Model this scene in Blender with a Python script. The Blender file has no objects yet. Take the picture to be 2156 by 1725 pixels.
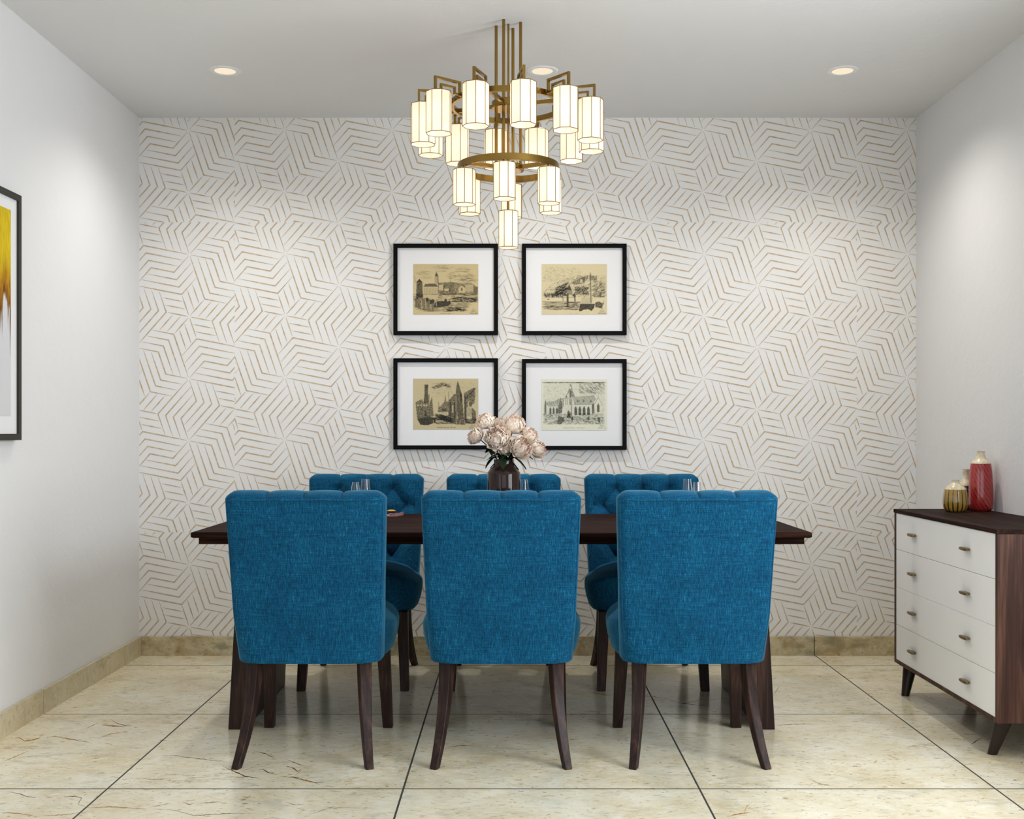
import bpy, math, random
import numpy as np
from mathutils import Vector, Matrix

random.seed(7)
PI = math.pi
sc = bpy.context.scene
COL = sc.collection

# ------------------------------------------------------------------ measures
F = 2356.0            # focal length in pixels of the 2156 px wide frame
CX, CY = 1081.0, 911.0   # vanishing point of the room
CAMZ = 1.1347
YB = 5.70             # back wall
XL, XR = -1.9065, 2.0517
ZC = 2.7388
YN = -2.2             # wall behind the camera

def wx(px, d): return (px - CX) * d / F
def wz(py, d): return CAMZ - (py - CY) * d / F

# ------------------------------------------------------------------ helpers
def tag(o, label=None, cat=None, group=None, kind=None):
    if label: o["label"] = label
    if cat: o["category"] = cat
    if group: o["group"] = group
    if kind: o["kind"] = kind
    return o

def thing(name, label, cat, loc=(0, 0, 0), rotz=0.0, group=None):
    o = bpy.data.objects.new(name, None)
    o.empty_display_size = 0.05
    COL.objects.link(o)
    o.location = loc
    o.rotation_euler = (0, 0, rotz)
    return tag(o, label, cat, group)

def copy_tree(o, parent=None):
    c = o.copy()
    COL.objects.link(c)
    if parent: c.parent = parent
    for ch in [x for x in COL.objects if x.parent == o]:
        copy_tree(ch, c)
    return c

class MB:
    def __init__(s):
        s.v = []; s.f = []; s.m = []; s.sm = []
    def add(s, verts, faces, mi=0, smooth=False):
        b = len(s.v)
        s.v.extend([tuple(p) for p in verts])
        for f in faces:
            s.f.append(tuple(i + b for i in f)); s.m.append(mi); s.sm.append(smooth)
    def box(s, x0, x1, y0, y1, z0, z1, mi=0, M=None):
        v = [(x0,y0,z0),(x1,y0,z0),(x1,y1,z0),(x0,y1,z0),(x0,y0,z1),(x1,y0,z1),(x1,y1,z1),(x0,y1,z1)]
        if M is not None: v = [M @ Vector(p) for p in v]
        s.add(v, [(0,3,2,1),(4,5,6,7),(0,1,5,4),(1,2,6,5),(2,3,7,6),(3,0,4,7)], mi)
    def rings(s, rings, cap0=True, cap1=True, mi=0, smooth=True, closed=True):
        n = len(rings[0]); b = []
        faces = []
        for k in range(len(rings) - 1):
            for i in range(n if closed else n - 1):
                j = (i + 1) % n
                faces.append((k*n+i, k*n+j, (k+1)*n+j, (k+1)*n+i))
        verts = [p for r in rings for p in r]
        s.add(verts, faces, mi, smooth)
        if cap0: s.add(rings[0], [tuple(reversed(range(n)))], mi, False)
        if cap1: s.add(rings[-1], [tuple(range(n))], mi, False)
    def lathe(s, prof, seg=32, c=(0,0,0), mi=0, cap0=True, cap1=True, smooth=True, ph=0.0):
        rr = []
        for (r, z) in prof:
            rr.append([(c[0]+r*math.cos(ph+2*PI*i/seg), c[1]+r*math.sin(ph+2*PI*i/seg), c[2]+z) for i in range(seg)])
        s.rings(rr, cap0, cap1, mi, smooth)
    def tube(s, path, r, n=10, mi=0, closed=False, smooth=True, taper=None):
        P = [Vector(p) for p in path]; m = len(P); rr = []
        up = None
        for i in range(m):
            if closed: t = P[(i+1) % m] - P[i-1]
            else: t = P[min(i+1, m-1)] - P[max(i-1, 0)]
            t.normalize()
            if up is None:
                a = Vector((0,0,1)) if abs(t.z) < .9 else Vector((1,0,0))
                up = (a - t * a.dot(t)).normalized()
            else:
                up = (up - t * up.dot(t)).normalized()
            w = t.cross(up)
            q = r if taper is None else taper[i]
            rr.append([P[i] + up * (q*math.cos(2*PI*k/n)) + w * (q*math.sin(2*PI*k/n)) for k in range(n)])
        if closed: rr.append(rr[0])
        s.rings(rr, not closed, not closed, mi, smooth)
    def bar(s, path, w, h, nrm, mi=0):
        # square bar along a planar polyline, mitred; nrm is the plane normal
        P = [Vector(p) for p in path]; N = Vector(nrm).normalized(); m = len(P); rr = []
        for i in range(m):
            d0 = (P[i] - P[i-1]).normalized() if i > 0 else None
            d1 = (P[i+1] - P[i]).normalized() if i < m-1 else None
            if d0 is None: d0 = d1
            if d1 is None: d1 = d0
            s0 = d0.cross(N); s1 = d1.cross(N)
            b = (s0 + s1).normalized(); k = 1 / max(.3, b.dot(s0))
            rr.append([P[i] + b*(w/2*k) + N*(h/2), P[i] - b*(w/2*k) + N*(h/2), P[i] - b*(w/2*k) - N*(h/2), P[i] + b*(w/2*k) - N*(h/2)])
        s.rings(rr, True, True, mi, False)
    def build(s, name, mats, parent=None, bevel=0.0, seg=2, sub=0, recalc=True, sharp=True):
        me = bpy.data.meshes.new(name)
        me.from_pydata(s.v, [], s.f)
        if not isinstance(mats, (list, tuple)): mats = [mats]
        for m in mats: me.materials.append(m)
        me.polygons.foreach_set("material_index", s.m)
        me.polygons.foreach_set("use_smooth", s.sm)
        me.update()
        if sharp and any(s.sm): me.set_sharp_from_angle(angle=math.radians(38))
        if recalc:
            import bmesh
            bm = bmesh.new(); bm.from_mesh(me)
            bmesh.ops.remove_doubles(bm, verts=bm.verts, dist=1e-6)
            bmesh.ops.recalc_face_normals(bm, faces=bm.faces)
            bm.to_mesh(me); bm.free()
            if sharp and any(s.sm): me.set_sharp_from_angle(angle=math.radians(38))
        o = bpy.data.objects.new(name, me)
        COL.objects.link(o)
        if parent: o.parent = parent
        if bevel:
            md = o.modifiers.new("bevel", "BEVEL"); md.width = bevel; md.segments = seg
            md.limit_method = 'ANGLE'; md.angle_limit = math.radians(40)
        if sub:
            md = o.modifiers.new("sub", "SUBSURF"); md.levels = sub; md.render_levels = sub
        return o

# ------------------------------------------------------------------ materials
class NT:
    def __init__(s, name):
        s.m = bpy.data.materials.new(name); s.m.use_nodes = True
        s.t = s.m.node_tree; s.t.nodes.clear()
        s.out = s.t.nodes.new("ShaderNodeOutputMaterial")
    def n(s, typ, **kw):
        nd = s.t.nodes.new(typ)
        for k, v in kw.items(): setattr(nd, k, v)
        return nd
    def link(s, a, b): s.t.links.new(a, b)
    def val(s, sock, v):
        if hasattr(v, "is_linked") or isinstance(v, bpy.types.NodeSocket): s.link(v, sock)
        else: sock.default_value = v
    def math(s, op, a, b=None, c=None, clamp=False):
        nd = s.n("ShaderNodeMath", operation=op); nd.use_clamp = clamp
        s.val(nd.inputs[0], a)
        if b is not None: s.val(nd.inputs[1], b)
        if c is not None: s.val(nd.inputs[2], c)
        return nd.outputs[0]
    def coord(s, kind="Object"):
        return s.n("ShaderNodeTexCoord").outputs[kind]
    def scale(s, vec, sx, sy, sz, off=(0,0,0)):
        mp = s.n("ShaderNodeMapping")
        s.link(vec, mp.inputs["Vector"]); mp.inputs["Scale"].default_value = (sx, sy, sz)
        mp.inputs["Location"].default_value = off
        return mp.outputs[0]
    def noise(s, vec, scale=5, detail=4, rough=.5, dist=0.0, out="Fac"):
        nd = s.n("ShaderNodeTexNoise")
        s.link(vec, nd.inputs["Vector"]); nd.inputs["Scale"].default_value = scale
        nd.inputs["Detail"].default_value = detail; nd.inputs["Roughness"].default_value = rough
        nd.inputs["Distortion"].default_value = dist
        return nd.outputs["Color" if out == "Color" else 0]
    def ramp(s, fac, stops, interp="LINEAR"):
        r = s.n("ShaderNodeValToRGB"); s.link(fac, r.inputs[0])
        cr = r.color_ramp; cr.interpolation = interp
        while len(cr.elements) > 1: cr.elements.remove(cr.elements[-1])
        for i, (p, c) in enumerate(stops):
            e = cr.elements[0] if i == 0 else cr.elements.new(p)
            e.position = p
            e.color = (c, c, c, 1) if not hasattr(c, "__len__") else (*c, 1)
        return r.outputs[0]
    def mix(s, fac, a, b, blend="MIX"):
        nd = s.n("ShaderNodeMix", data_type="RGBA", blend_type=blend)
        s.val(nd.inputs[0], fac)
        for sock, v in ((nd.inputs[6], a), (nd.inputs[7], b)):
            if isinstance(v, bpy.types.NodeSocket): s.link(v, sock)
            else: sock.default_value = (*v, 1)
        return nd.outputs[2]
    def bump(s, h, strength=.2, dist=.01, normal=None):
        nd = s.n("ShaderNodeBump"); nd.inputs["Strength"].default_value = strength
        nd.inputs["Distance"].default_value = dist; s.link(h, nd.inputs["Height"])
        if normal is not None: s.link(normal, nd.inputs["Normal"])
        return nd.outputs[0]
    def pbr(s, color, rough=.5, metal=0.0, normal=None, **kw):
        b = s.n("ShaderNodeBsdfPrincipled")
        if isinstance(color, bpy.types.NodeSocket): s.link(color, b.inputs["Base Color"])
        else: b.inputs["Base Color"].default_value = (*color, 1)
        s.val(b.inputs["Roughness"], rough); b.inputs["Metallic"].default_value = metal
        if normal is not None: s.link(normal, b.inputs["Normal"])
        for k, v in kw.items():
            k = k.replace("_", " ")
            if isinstance(v, tuple): b.inputs[k].default_value = (*v, 1)
            else: s.val(b.inputs[k], v)
        s.link(b.outputs[0], s.out.inputs[0])
        return b

def m_plaster(name, col, strength=.25):
    t = NT(name); c = t.coord()
    n1 = t.noise(c, 60, 6, .65); n2 = t.noise(c, 9, 3, .5)
    h = t.math("ADD", t.math("MULTIPLY", n1, .35), n2)
    g = t.noise(c, 1.4, 3)
    colr = t.mix(t.math("MULTIPLY", g, .25), col, tuple(x*.93 for x in col))
    t.pbr(colr, .75, normal=t.bump(h, strength, .006), Specular_IOR_Level=.25)
    return t.m

def m_plain(name, col, rough=.5, metal=0.0, **kw):
    t = NT(name); c = t.coord()
    g = t.noise(c, 14, 3)
    am = kw.pop("vary", .06)
    colr = t.mix(g, tuple(x*(1-am) for x in col), tuple(min(1, x*(1+am)) for x in col))
    kw.setdefault("Specular_IOR_Level", .5)
    t.pbr(colr, rough, metal, **kw)
    return t.m

def m_wood(name, axis, dark, mid, light, rough=.45, scale=1.0, spec=.16):
    t = NT(name); c = t.coord()
    s = [34*scale]*3; s[axis] = 1.6*scale
    v = t.scale(c, *s)
    n = t.noise(v, 1.0, 6, .62, .6)
    s2 = [130*scale]*3; s2[axis] = 4*scale
    n2 = t.noise(t.scale(c, *s2), 1.0, 3, .6)
    f = t.math("ADD", t.math("MULTIPLY", n, .75), t.math("MULTIPLY", n2, .25))
    col = t.ramp(f, [(.33, dark), (.5, mid), (.66, light), (.74, mid)])
    t.pbr(col, rough, normal=t.bump(n2, .12, .002), Specular_IOR_Level=spec)
    return t.m

def m_fabric():
    t = NT("blue_woven_fabric"); c = t.coord()
    va = t.noise(t.scale(c, 330, 330, 13), 1, 3, .68)        # upright yarns
    hb = t.noise(t.scale(c, 15, 60, 430), 1, 3, .7)         # crosswise yarns
    g = t.noise(c, 420, 2, .6)
    blot = t.noise(t.scale(c, 8, 8, 6), 1, 4, .6)
    w = t.math("ADD", t.math("MULTIPLY", va, .38), t.math("MULTIPLY", hb, .24))
    w = t.math("ADD", w, t.math("MULTIPLY", g, .24))
    w = t.math("ADD", w, t.math("MULTIPLY", blot, .14))
    col = t.ramp(w, [(.37, (.0008, .016, .043)), (.47, (.0022, .050, .116)), (.54, (.0040, .080, .170)), (.63, (.020, .195, .345))])
    n = t.bump(w, .4, .0015)
    t.pbr(col, .85, normal=n, Sheen_Weight=.40, Sheen_Roughness=.4, Sheen_Tint=(.22, .62, .85), Specular_IOR_Level=.10)
    return t.m

def m_marble(name, warm=0.0, tiles=True):
    t = NT(name); c = t.coord()
    sep = t.n("ShaderNodeSeparateXYZ"); t.link(c, sep.inputs[0])
    T = .944
    if tiles:
        u = t.math("DIVIDE", t.math("ADD", sep.outputs[0], 1.298 + 9.42), .9425)
        v = t.math("DIVIDE", t.math("ADD", sep.outputs[1], -2.617 + 9.45), .945)
        iu = t.math("FLOOR", u); iv = t.math("FLOOR", v)
        fu = t.math("FRACT", u); fv = t.math("FRACT", v)
        du = t.math("MINIMUM", fu, t.math("SUBTRACT", 1.0, fu))
        dv = t.math("MINIMUM", fv, t.math("SUBTRACT", 1.0, fv))
        g1 = t.math("LESS_THAN", du, .0034); g2 = t.math("LESS_THAN", dv, .0034)
        grout = t.math("MAXIMUM", g1, g2)
        cmb = t.n("ShaderNodeCombineXYZ")
        t.link(t.math("MULTIPLY", iu, 7.31), cmb.inputs[0]); t.link(t.math("MULTIPLY", iv, 3.77), cmb.inputs[1])
        t.link(t.math("ADD", iu, t.math("MULTIPLY", iv, 2.3)), cmb.inputs[2])
        va = t.n("ShaderNodeVectorMath", operation="ADD"); t.link(c, va.inputs[0]); t.link(cmb.outputs[0], va.inputs[1])
        p = va.outputs[0]
    else:
        p = c
    base = t.noise(p, 4, 6, .68, .25)
    col = t.ramp(base, [(.30, (.64, .545, .345)), (.43, (.75, .665, .47)), (.54, (.80, .735, .55)), (.64, (.84, .80, .65)), (.75, (.74, .71, .575))])
    # fine warm and dark flecks, pale crystals
    wfl = t.noise(t.scale(p, 30, 55, 55, (8, 4, 2)), 1, 4, .65)
    col = t.mix(t.ramp(wfl, [(.54, 0.0), (.66, .6)]), col, (.86, .84, .77))
    fl = t.noise(t.scale(p, 24, 44, 44), 1, 5, .68, .4)
    col = t.mix(t.ramp(fl, [(.57, 0.0), (.67, .65)]), col, (.46, .33, .15))
    fl2 = t.noise(t.scale(p, 38, 72, 72, (3, 1, 2)), 1, 3, .62, .3)
    col = t.mix(t.ramp(fl2, [(.64, 0.0), (.70, .7)]), col, (.13, .085, .045))
    gfl = t.noise(t.scale(p, 7, 12, 12, (5, 7, 1)), 1, 5, .65, .3)
    col = t.mix(t.ramp(gfl, [(.56, 0.0), (.70, .45)]), col, (.42, .43, .36))
    # sparse rust veins
    vn = t.noise(t.scale(p, 1.0, 2.3, 2.3, (1.7, 5.1, 0)), 1, 8, .62, .5)
    rid = t.math("ABSOLUTE", t.math("SUBTRACT", vn, .5))
    thin = t.ramp(rid, [(.0, 1.0), (.0052, 0.0)])
    msk = t.ramp(t.noise(t.scale(p, 2.1, 4.0, 4.0, (9, 2, 4)), 1, 4, .6), [(.56, 0.0), (.64, .55)])
    vein = t.math("MULTIPLY", thin, msk)
    wide = t.math("MULTIPLY", t.ramp(rid, [(.0, .45), (.013, 0.0)]), msk)
    col = t.mix(wide, col, (.50, .31, .11))
    col = t.mix(vein, col, (.13, .055, .015))
    if warm:
        pt = t.noise(t.scale(p, 7, 7, 9, (3, 0, 1)), 1, 5, .6, .6)
        col = t.mix(t.ramp(pt, [(.42, 0.0), (.62, warm)]), col, (.40, .28, .12))
        pt2 = t.noise(t.scale(p, 9, 9, 12, (13, 0, 5)), 1, 5, .65, .4)
        col = t.mix(t.ramp(pt2, [(.5, 0.0), (.66, warm)]), col, (.30, .30, .22))
    if tiles:
        col = t.mix(grout, col, (.045, .045, .042))
        rough = t.math("ADD", .13, t.math("MULTIPLY", grout, .6))
        rough = t.math("ADD", rough, t.math("MULTIPLY", base, .05))
        t.pbr(col, rough, Specular_IOR_Level=.45)
    else:
        col = t.mix(1.0, col, (.74, .71, .64), "MULTIPLY")
        t.pbr(col, .3, Specular_IOR_Level=.4)
    return t.m

def m_emit(name, col, strength):
    t = NT(name)
    c = t.coord()
    g = t.noise(c, 8, 1)
    e = t.n("ShaderNodeEmission")
    t.link(t.mix(g, tuple(x*.98 for x in col), col), e.inputs[0])
    e.inputs[1].default_value = strength
    t.link(e.outputs[0], t.out.inputs[0])
    return t.m

def m_glass(name, col, rough=.02, ior=1.45):
    t = NT(name)
    c = t.coord(); g = t.noise(c, 6, 2)
    t.pbr(t.mix(g, tuple(x*.97 for x in col), col), rough, Transmission_Weight=1.0, IOR=ior)
    return t.m

def m_vertex(name, rough=.8):
    t = NT(name)
    a = t.n("ShaderNodeVertexColor", layer_name="ink")
    c = t.coord(); g = t.noise(c, 220, 3, .6)
    col = t.mix(t.math("MULTIPLY", g, .22), a.outputs[0], (.30, .24, .15), "MULTIPLY")
    t.pbr(col, rough, Specular_IOR_Level=.2)
    return t.m

EXPO = 0.0
M = {}
M["wall"] = m_plaster("painted_white_plaster", (.76, .76, .768), .5)
M["ceil"] = m_plaster("painted_ceiling_plaster", (.74, .74, .745), .5)
M["paper"] = m_plaster("white_wallpaper", (.78, .778, .77), .04)
t = NT("tan_wallpaper_ink"); c = t.coord()
t.pbr(t.mix(t.ramp(t.noise(c, 55, 4), [(.35, 0.0), (.65, 1.0)]), (.49, .36, .235), (.63, .505, .365)), .55, .0, Specular_IOR_Level=.2)
M["gold_ink"] = t.m
M["floor"] = m_marble("cream_marble_tiles")
M["skirt"] = m_marble("marble_skirting", 0.0, False)
M["skirt_b"] = m_marble("rust_patched_marble_skirting", .75, False)
M["vein_brown"] = m_plain("dark_brown_vein", (.10, .038, .010), .18)
M["vein_grey"] = m_plain("grey_brown_vein", (.13, .098, .065), .18)
M["vein_rust"] = m_plain("rust_vein", (.40, .19, .035), .18)
M["grout"] = m_plain("dark_grout", (.045, .045, .042), .8)
M["fabric"] = m_fabric()
M["button"] = m_plain("button_fabric", (.002, .026, .060), .8)
M["wood_x"] = m_wood("dark_walnut_lengthwise", 0, (.007, .0032, .0026), (.018, .0082, .0062), (.055, .024, .017), .6, 1.0, .02)
M["wood_z"] = m_wood("dark_walnut_upright", 2, (.010, .0055, .0048), (.026, .0135, .0110), (.075, .036, .026), .38)
M["wood_y"] = m_wood("dark_rosewood_top", 1, (.009, .0046, .0038), (.021, .0105, .0082), (.056, .027, .019), .6, 1.0, .03)
M["rose_z"] = m_wood("rosewood_side", 2, (.018, .009, .0075), (.055, .026, .0195), (.135, .066, .045), .5, .8)
M["leg_dark"] = m_plain("dark_turned_wood", (.020, .0115, .0095), .35, Specular_IOR_Level=.3)
M["white"] = m_plain("white_drawer_lacquer", (.88, .885, .90), .4, Specular_IOR_Level=.3, vary=.01)
M["gap"] = m_plain("drawer_gap_shadow_grey", (.20, .19, .18), .8)
M["bronze"] = m_plain("aged_bronze", (.22, .155, .075), .38, .85)
M["brass"] = m_plain("antique_brass", (.29, .180, .045), .2, 1.0)
M["shade_edge"] = m_plain("brass_shade_edge", (.20, .125, .03), .5, .3)
M["black"] = m_plain("black_frame_wood", (.005, .005, .0055), .45, Specular_IOR_Level=.05)
M["olive"] = m_plain("charcoal_frame", (.040, .038, .031), .5, Specular_IOR_Level=.15)
M["mat"] = m_plain("white_picture_mat", (.78, .78, .79), .8, vary=.012)
M["ink"] = m_vertex("engraving_on_paper")
M["trim"] = m_plain("white_light_trim", (.80, .80, .80), .5)
M["led"] = m_emit("warm_light_disc", (1.0, .86, .64), .98)
t = NT("smoked_brown_glass"); c = t.coord()
t.pbr(t.mix(t.noise(c, 9, 2), (.075, .038, .030), (.12, .066, .054)), .06, Transmission_Weight=.72, IOR=1.35, Specular_IOR_Level=.5)
M["vase_glass"] = t.m
M["glass"] = m_glass("clear_glass", (.95, .97, .98), .01, 1.45)
M["stem"] = m_plain("peony_stem_green", (.022, .045, .012), .55)
M["leaf"] = m_plain("peony_leaf_green", (.012, .036, .010), .45)
M["pink"] = m_plain("pink_cloth", (.36, .19, .21), .85)
M["dish"] = m_plain("dark_ceramic", (.012, .010, .010), .25)
M["yellow"] = m_plain("yellow_glaze", (.62, .36, .03), .4)
M["frame_white"] = m_plain("white_window_frame", (.75, .75, .75), .5)

t = NT("lampshade_fabric"); c = t.coord()
em = t.n("ShaderNodeEmission"); em.inputs[0].default_value = (1.0, .84, .66, 1); em.inputs[1].default_value = .30
tr = t.n("ShaderNodeBsdfTranslucent"); tr.inputs[0].default_value = (.92, .86, .77, 1)
df = t.n("ShaderNodeBsdfDiffuse"); df.inputs[0].default_value = (.85, .83, .78, 1)
mx = t.n("ShaderNodeMixShader"); mx.inputs[0].default_value = .6
t.link(df.outputs[0], mx.inputs[1]); t.link(tr.outputs[0], mx.inputs[2])
ad = t.n("ShaderNodeAddShader"); t.link(mx.outputs[0], ad.inputs[0]); t.link(em.outputs[0], ad.inputs[1])
t.link(ad.outputs[0], t.out.inputs[0]); M["shade"] = t.m

def m_petal(name, ca, cb):
    t = NT(name); c = t.coord()
    n = t.noise(c, 60, 3)
    t.pbr(t.mix(n, ca, cb), .7, Subsurface_Weight=.15, Subsurface_Radius=(.02,.012,.01), Specular_IOR_Level=.2) if False else t.pbr(t.mix(n, ca, cb), .7, Specular_IOR_Level=.2)
    return t.m
M["petal"] = m_petal("cream_peony_petal", (.90, .765, .64), (.95, .87, .785))
M["petal_pink"] = m_petal("coral_peony_fleck", (.74, .20, .18), (.90, .50, .40))

def m_ceramic(name, fn):
    t = NT(name); c = t.coord()
    sep = t.n("ShaderNodeSeparateXYZ"); t.link(c, sep.inputs[0])
    ang = t.math("ARCTAN2", sep.outputs[1], sep.outputs[0])
    col = fn(t, sep, ang, c)
    t.pbr(col, .16, Specular_IOR_Level=.5, Coat_Weight=.4)
    return t.m
def f_red(t, s, a, c):
    u = t.math("FRACT", t.math("ADD", t.math("MULTIPLY", a, 18/(2*PI)), t.math("MULTIPLY", s.outputs[2], 36.0)))
    d = t.math("ABSOLUTE", t.math("SUBTRACT", u, .5))
    st = t.ramp(d, [(.0, 1.0), (.09, .9), (.14, 0.0)])
    br = t.ramp(t.noise(t.scale(c, 60, 60, 20), 1, 3), [(.35, .3), (.6, 1.0)])
    st = t.math("MULTIPLY", st, br)
    return t.mix(st, t.mix(t.noise(c, 25, 3), (.30, .012, .012), (.48, .035, .03)), (.022, .006, .012))
def f_yel(t, s, a, c):
    u = t.math("FRACT", t.math("MULTIPLY", a, 16/(2*PI)))
    d = t.math("ABSOLUTE", t.math("SUBTRACT", u, .5))
    wd = t.math("ADD", .10, t.math("MULTIPLY", t.math("SUBTRACT", .09, s.outputs[2]), 1.0))
    st = t.math("SMOOTH_MIN", 1.0, t.math("MULTIPLY", t.math("MAXIMUM", t.math("SUBTRACT", wd, d), 0.0), 30.0), .1)
    return t.mix(st, t.mix(t.noise(c, 30, 3), (.26, .15, .018), (.46, .29, .05)), (.035, .016, .008))
def f_teal(t, s, a, c):
    u = t.math("FRACT", t.math("MULTIPLY", s.outputs[2], 62.0))
    d = t.math("ABSOLUTE", t.math("SUBTRACT", u, .5))
    w = t.math("FRACT", t.math("MULTIPLY", a, 14/(2*PI)))
    e = t.math("LESS_THAN", w, .7)
    st = t.math("MULTIPLY", t.ramp(d, [(.0, 1.0), (.16, 1.0), (.24, 0.0)]), e)
    return t.mix(st, (.010, .014, .020), (.07, .20, .24))
M["red_glaze"] = m_ceramic("red_striped_glaze", f_red)
M["yellow_glaze"] = m_ceramic("mustard_ribbed_glaze", f_yel)
M["teal_glaze"] = m_ceramic("dark_teal_banded_glaze", f_teal)
M["cream_glaze"] = m_ceramic("cream_glaze", lambda t, s, a, c: t.mix(t.ramp(t.noise(c, 45, 4), [(.4, 0.0), (.65, 1.0)]), (.62, .52, .34), (.76, .70, .52)))

# ------------------------------------------------------------------ camera
cam = bpy.data.cameras.new("camera"); cam.sensor_width = 36.0; cam.lens = 36.0 * F / 2156.0
cam.shift_x = -(CX - 1078.0) / 2156.0; cam.shift_y = (CY - 862.5) / 2156.0
cam.clip_start = .02
co = bpy.data.objects.new("camera", cam); COL.objects.link(co)
co.location = (0, 0, CAMZ); co.rotation_euler = (PI/2, 0, 0)
sc.camera = co

# ------------------------------------------------------------------ room shell
def struct(name, mb, mats, **kw):
    return tag(mb.build(name, mats, **kw), kind="structure")
TH = .15
b = MB(); b.box(XL-TH, XR+TH, YN-TH, YB+TH, -.1, 0)
# mineral veins running through the slabs: (tone, width, points on the floor)
VEINS = [
 (2,1.0,[(2,1605),(25,1597),(62,1581)]), (2,2.0,[(30,1556),(40,1554),(52,1561),(81,1556),(91,1546)]),
 (2,1.5,[(99,1553),(118,1551),(148,1557),(172,1561),(195,1566)]), (1,1.0,[(182,1534),(195,1528),(207,1523)]),
 (0,1.1,[(232,1514),(246,1523),(264,1528),(286,1530)]), (2,.8,[(207,1556),(234,1546),(269,1541)]), (2,2.6,[(214,1527),(238,1529),(264,1531)]),
 (0,1.3,[(20,1668),(37,1671),(54,1677),(76,1681)]), (0,.9,[(96,1679),(111,1679)]), (0,1.2,[(133,1678),(158,1677),(172,1681),(164,1694),(180,1698)]),
 (2,1.5,[(177,1700),(190,1702),(229,1699),(271,1702),(308,1704)]), (1,.9,[(320,1704),(357,1705),(384,1711),(407,1718),(468,1714),(545,1713)]),
 (2,1.0,[(325,1699),(360,1692)]), (2,1.4,[(384,1689),(399,1695),(410,1692)]), (0,1.0,[(421,1692),(444,1690),(463,1689)]),
 (2,1.2,[(0,1711),(37,1713),(76,1719)]), (2,1.0,[(91,1718),(138,1716),(168,1711)]), (1,1.1,[(340,1592),(370,1592),(414,1598),(468,1603)]),
 (1,.6,[(261,1640),(320,1641),(375,1640)]), (0,1.8,[(469,1614),(489,1623),(515,1635),(547,1639)]), (0,1.4,[(541,1623),(553,1620),(564,1627),(581,1632)]),
 (0,1.7,[(590,1635),(616,1637),(639,1643),(662,1648),(673,1653)]), (0,.9,[(662,1648),(682,1648)]), (2,2.6,[(630,1641),(650,1645),(668,1650)]),
 (0,1.6,[(603,1613),(619,1619),(627,1625),(633,1621)]), (1,1.3,[(604,1600),(622,1607),(639,1613)]), (0,.9,[(535,1583),(558,1587),(581,1599)]),
 (2,.7,[(619,1636),(629,1627),(636,1619)]), (2,1.0,[(501,1685),(530,1676)]), (0,1.2,[(505,1685),(520,1685)]), (2,1.1,[(943,1573),(968,1571),(1003,1571)]),
 (1,.8,[(1231,1453),(1253,1460),(1278,1464),(1309,1462)]), (1,.6,[(1198,1505),(1243,1503)]), (1,.6,[(1231,1499),(1276,1498)]),
 (2,1.1,[(1309,1461),(1335,1465),(1375,1467),(1409,1474)]), (0,1.2,[(1395,1470),(1409,1474),(1435,1481),(1461,1484),(1496,1488)]), (0,.8,[(1435,1481),(1461,1478),(1484,1472)]),
 (2,1.2,[(1639,1528),(1674,1525),(1717,1525)]), (2,1.8,[(1530,1721),(1553,1715),(1579,1711)]), (2,.8,[(1565,1714),(1572,1700),(1580,1692)]),
 (1,.8,[(1628,1466),(1634,1456),(1642,1443)]), (0,1.2,[(2044,1568),(2056,1560),(2068,1554)]), (2,.8,[(1865,1589),(1879,1594),(1893,1600)]),
 (2,2.4,[(1840,1608),(1847,1601)]), (2,.7,[(1700,1640),(1730,1652),(1752,1655)]), (1,.5,[(640,1720),(700,1700),(760,1702)]), (0,.7,[(600,1690),(626,1696),(640,1694)])]
vr = random.Random(5)
for (tone, wd_, pl) in VEINS:
    P = []
    for k in range(len(pl)-1):
        L_ = math.dist(pl[k], pl[k+1]); n_ = max(2, int(L_/4.5))
        for i in range(n_):
            f_ = i/n_; j_ = .9 if 0 < i else .3
            P.append((pl[k][0]+(pl[k+1][0]-pl[k][0])*f_ + (vr.random()-.5)*j_, pl[k][1]+(pl[k+1][1]-pl[k][1])*f_ + (vr.random()-.5)*j_*1.5))
    P.append(pl[-1]); m_ = len(P)
    sc_ = vr.random()*.0001
    rows = []
    for k in range(m_):
        a_, c_ = P[max(0, k-1)], P[min(m_-1, k+1)]
        tx_, ty_ = c_[0]-a_[0], c_[1]-a_[1]; l_ = math.hypot(tx_, ty_) or 1
        e_ = min(k, m_-1-k)/(m_*.35); w_ = wd_*.62*(.12 + .88*min(1, e_))*(.45 + .9*vr.random())
        rows.append(((P[k][0]-ty_/l_*w_, P[k][1]+tx_/l_*w_), (P[k][0]+ty_/l_*w_, P[k][1]-tx_/l_*w_)))
    fl = lambda p: (wx(p[0], F*CAMZ/(p[1]-CY)), F*CAMZ/(p[1]-CY), .0002 + sc_ + .00005*tone)
    vv = [fl(p) for r_ in rows for p in r_]
    b.add(vv, [(2*k, 2*k+1, 2*k+3, 2*k+2) for k in range(m_-1)], 1 + tone)
struct("floor", b, [M["floor"], M["vein_brown"], M["vein_grey"], M["vein_rust"]])
b = MB(); b.box(XL-TH, XR+TH, YN-TH, YB+TH, ZC, ZC+.1); struct("ceiling", b, M["ceil"])
W3 = (-.6, 1.9, .75, 2.25)  # unseen window opening, added so more light reaches the drawer fronts
b = MB()
b.box(XL-TH, XL, YN-TH, W3[0], 0, ZC); b.box(XL-TH, XL, W3[1], YB+TH, 0, ZC)
b.box(XL-TH, XL, W3[0], W3[1], 0, W3[2]); b.box(XL-TH, XL, W3[0], W3[1], W3[3], ZC)
struct("wall_left", b, M["wall"])
b = MB()
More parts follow.
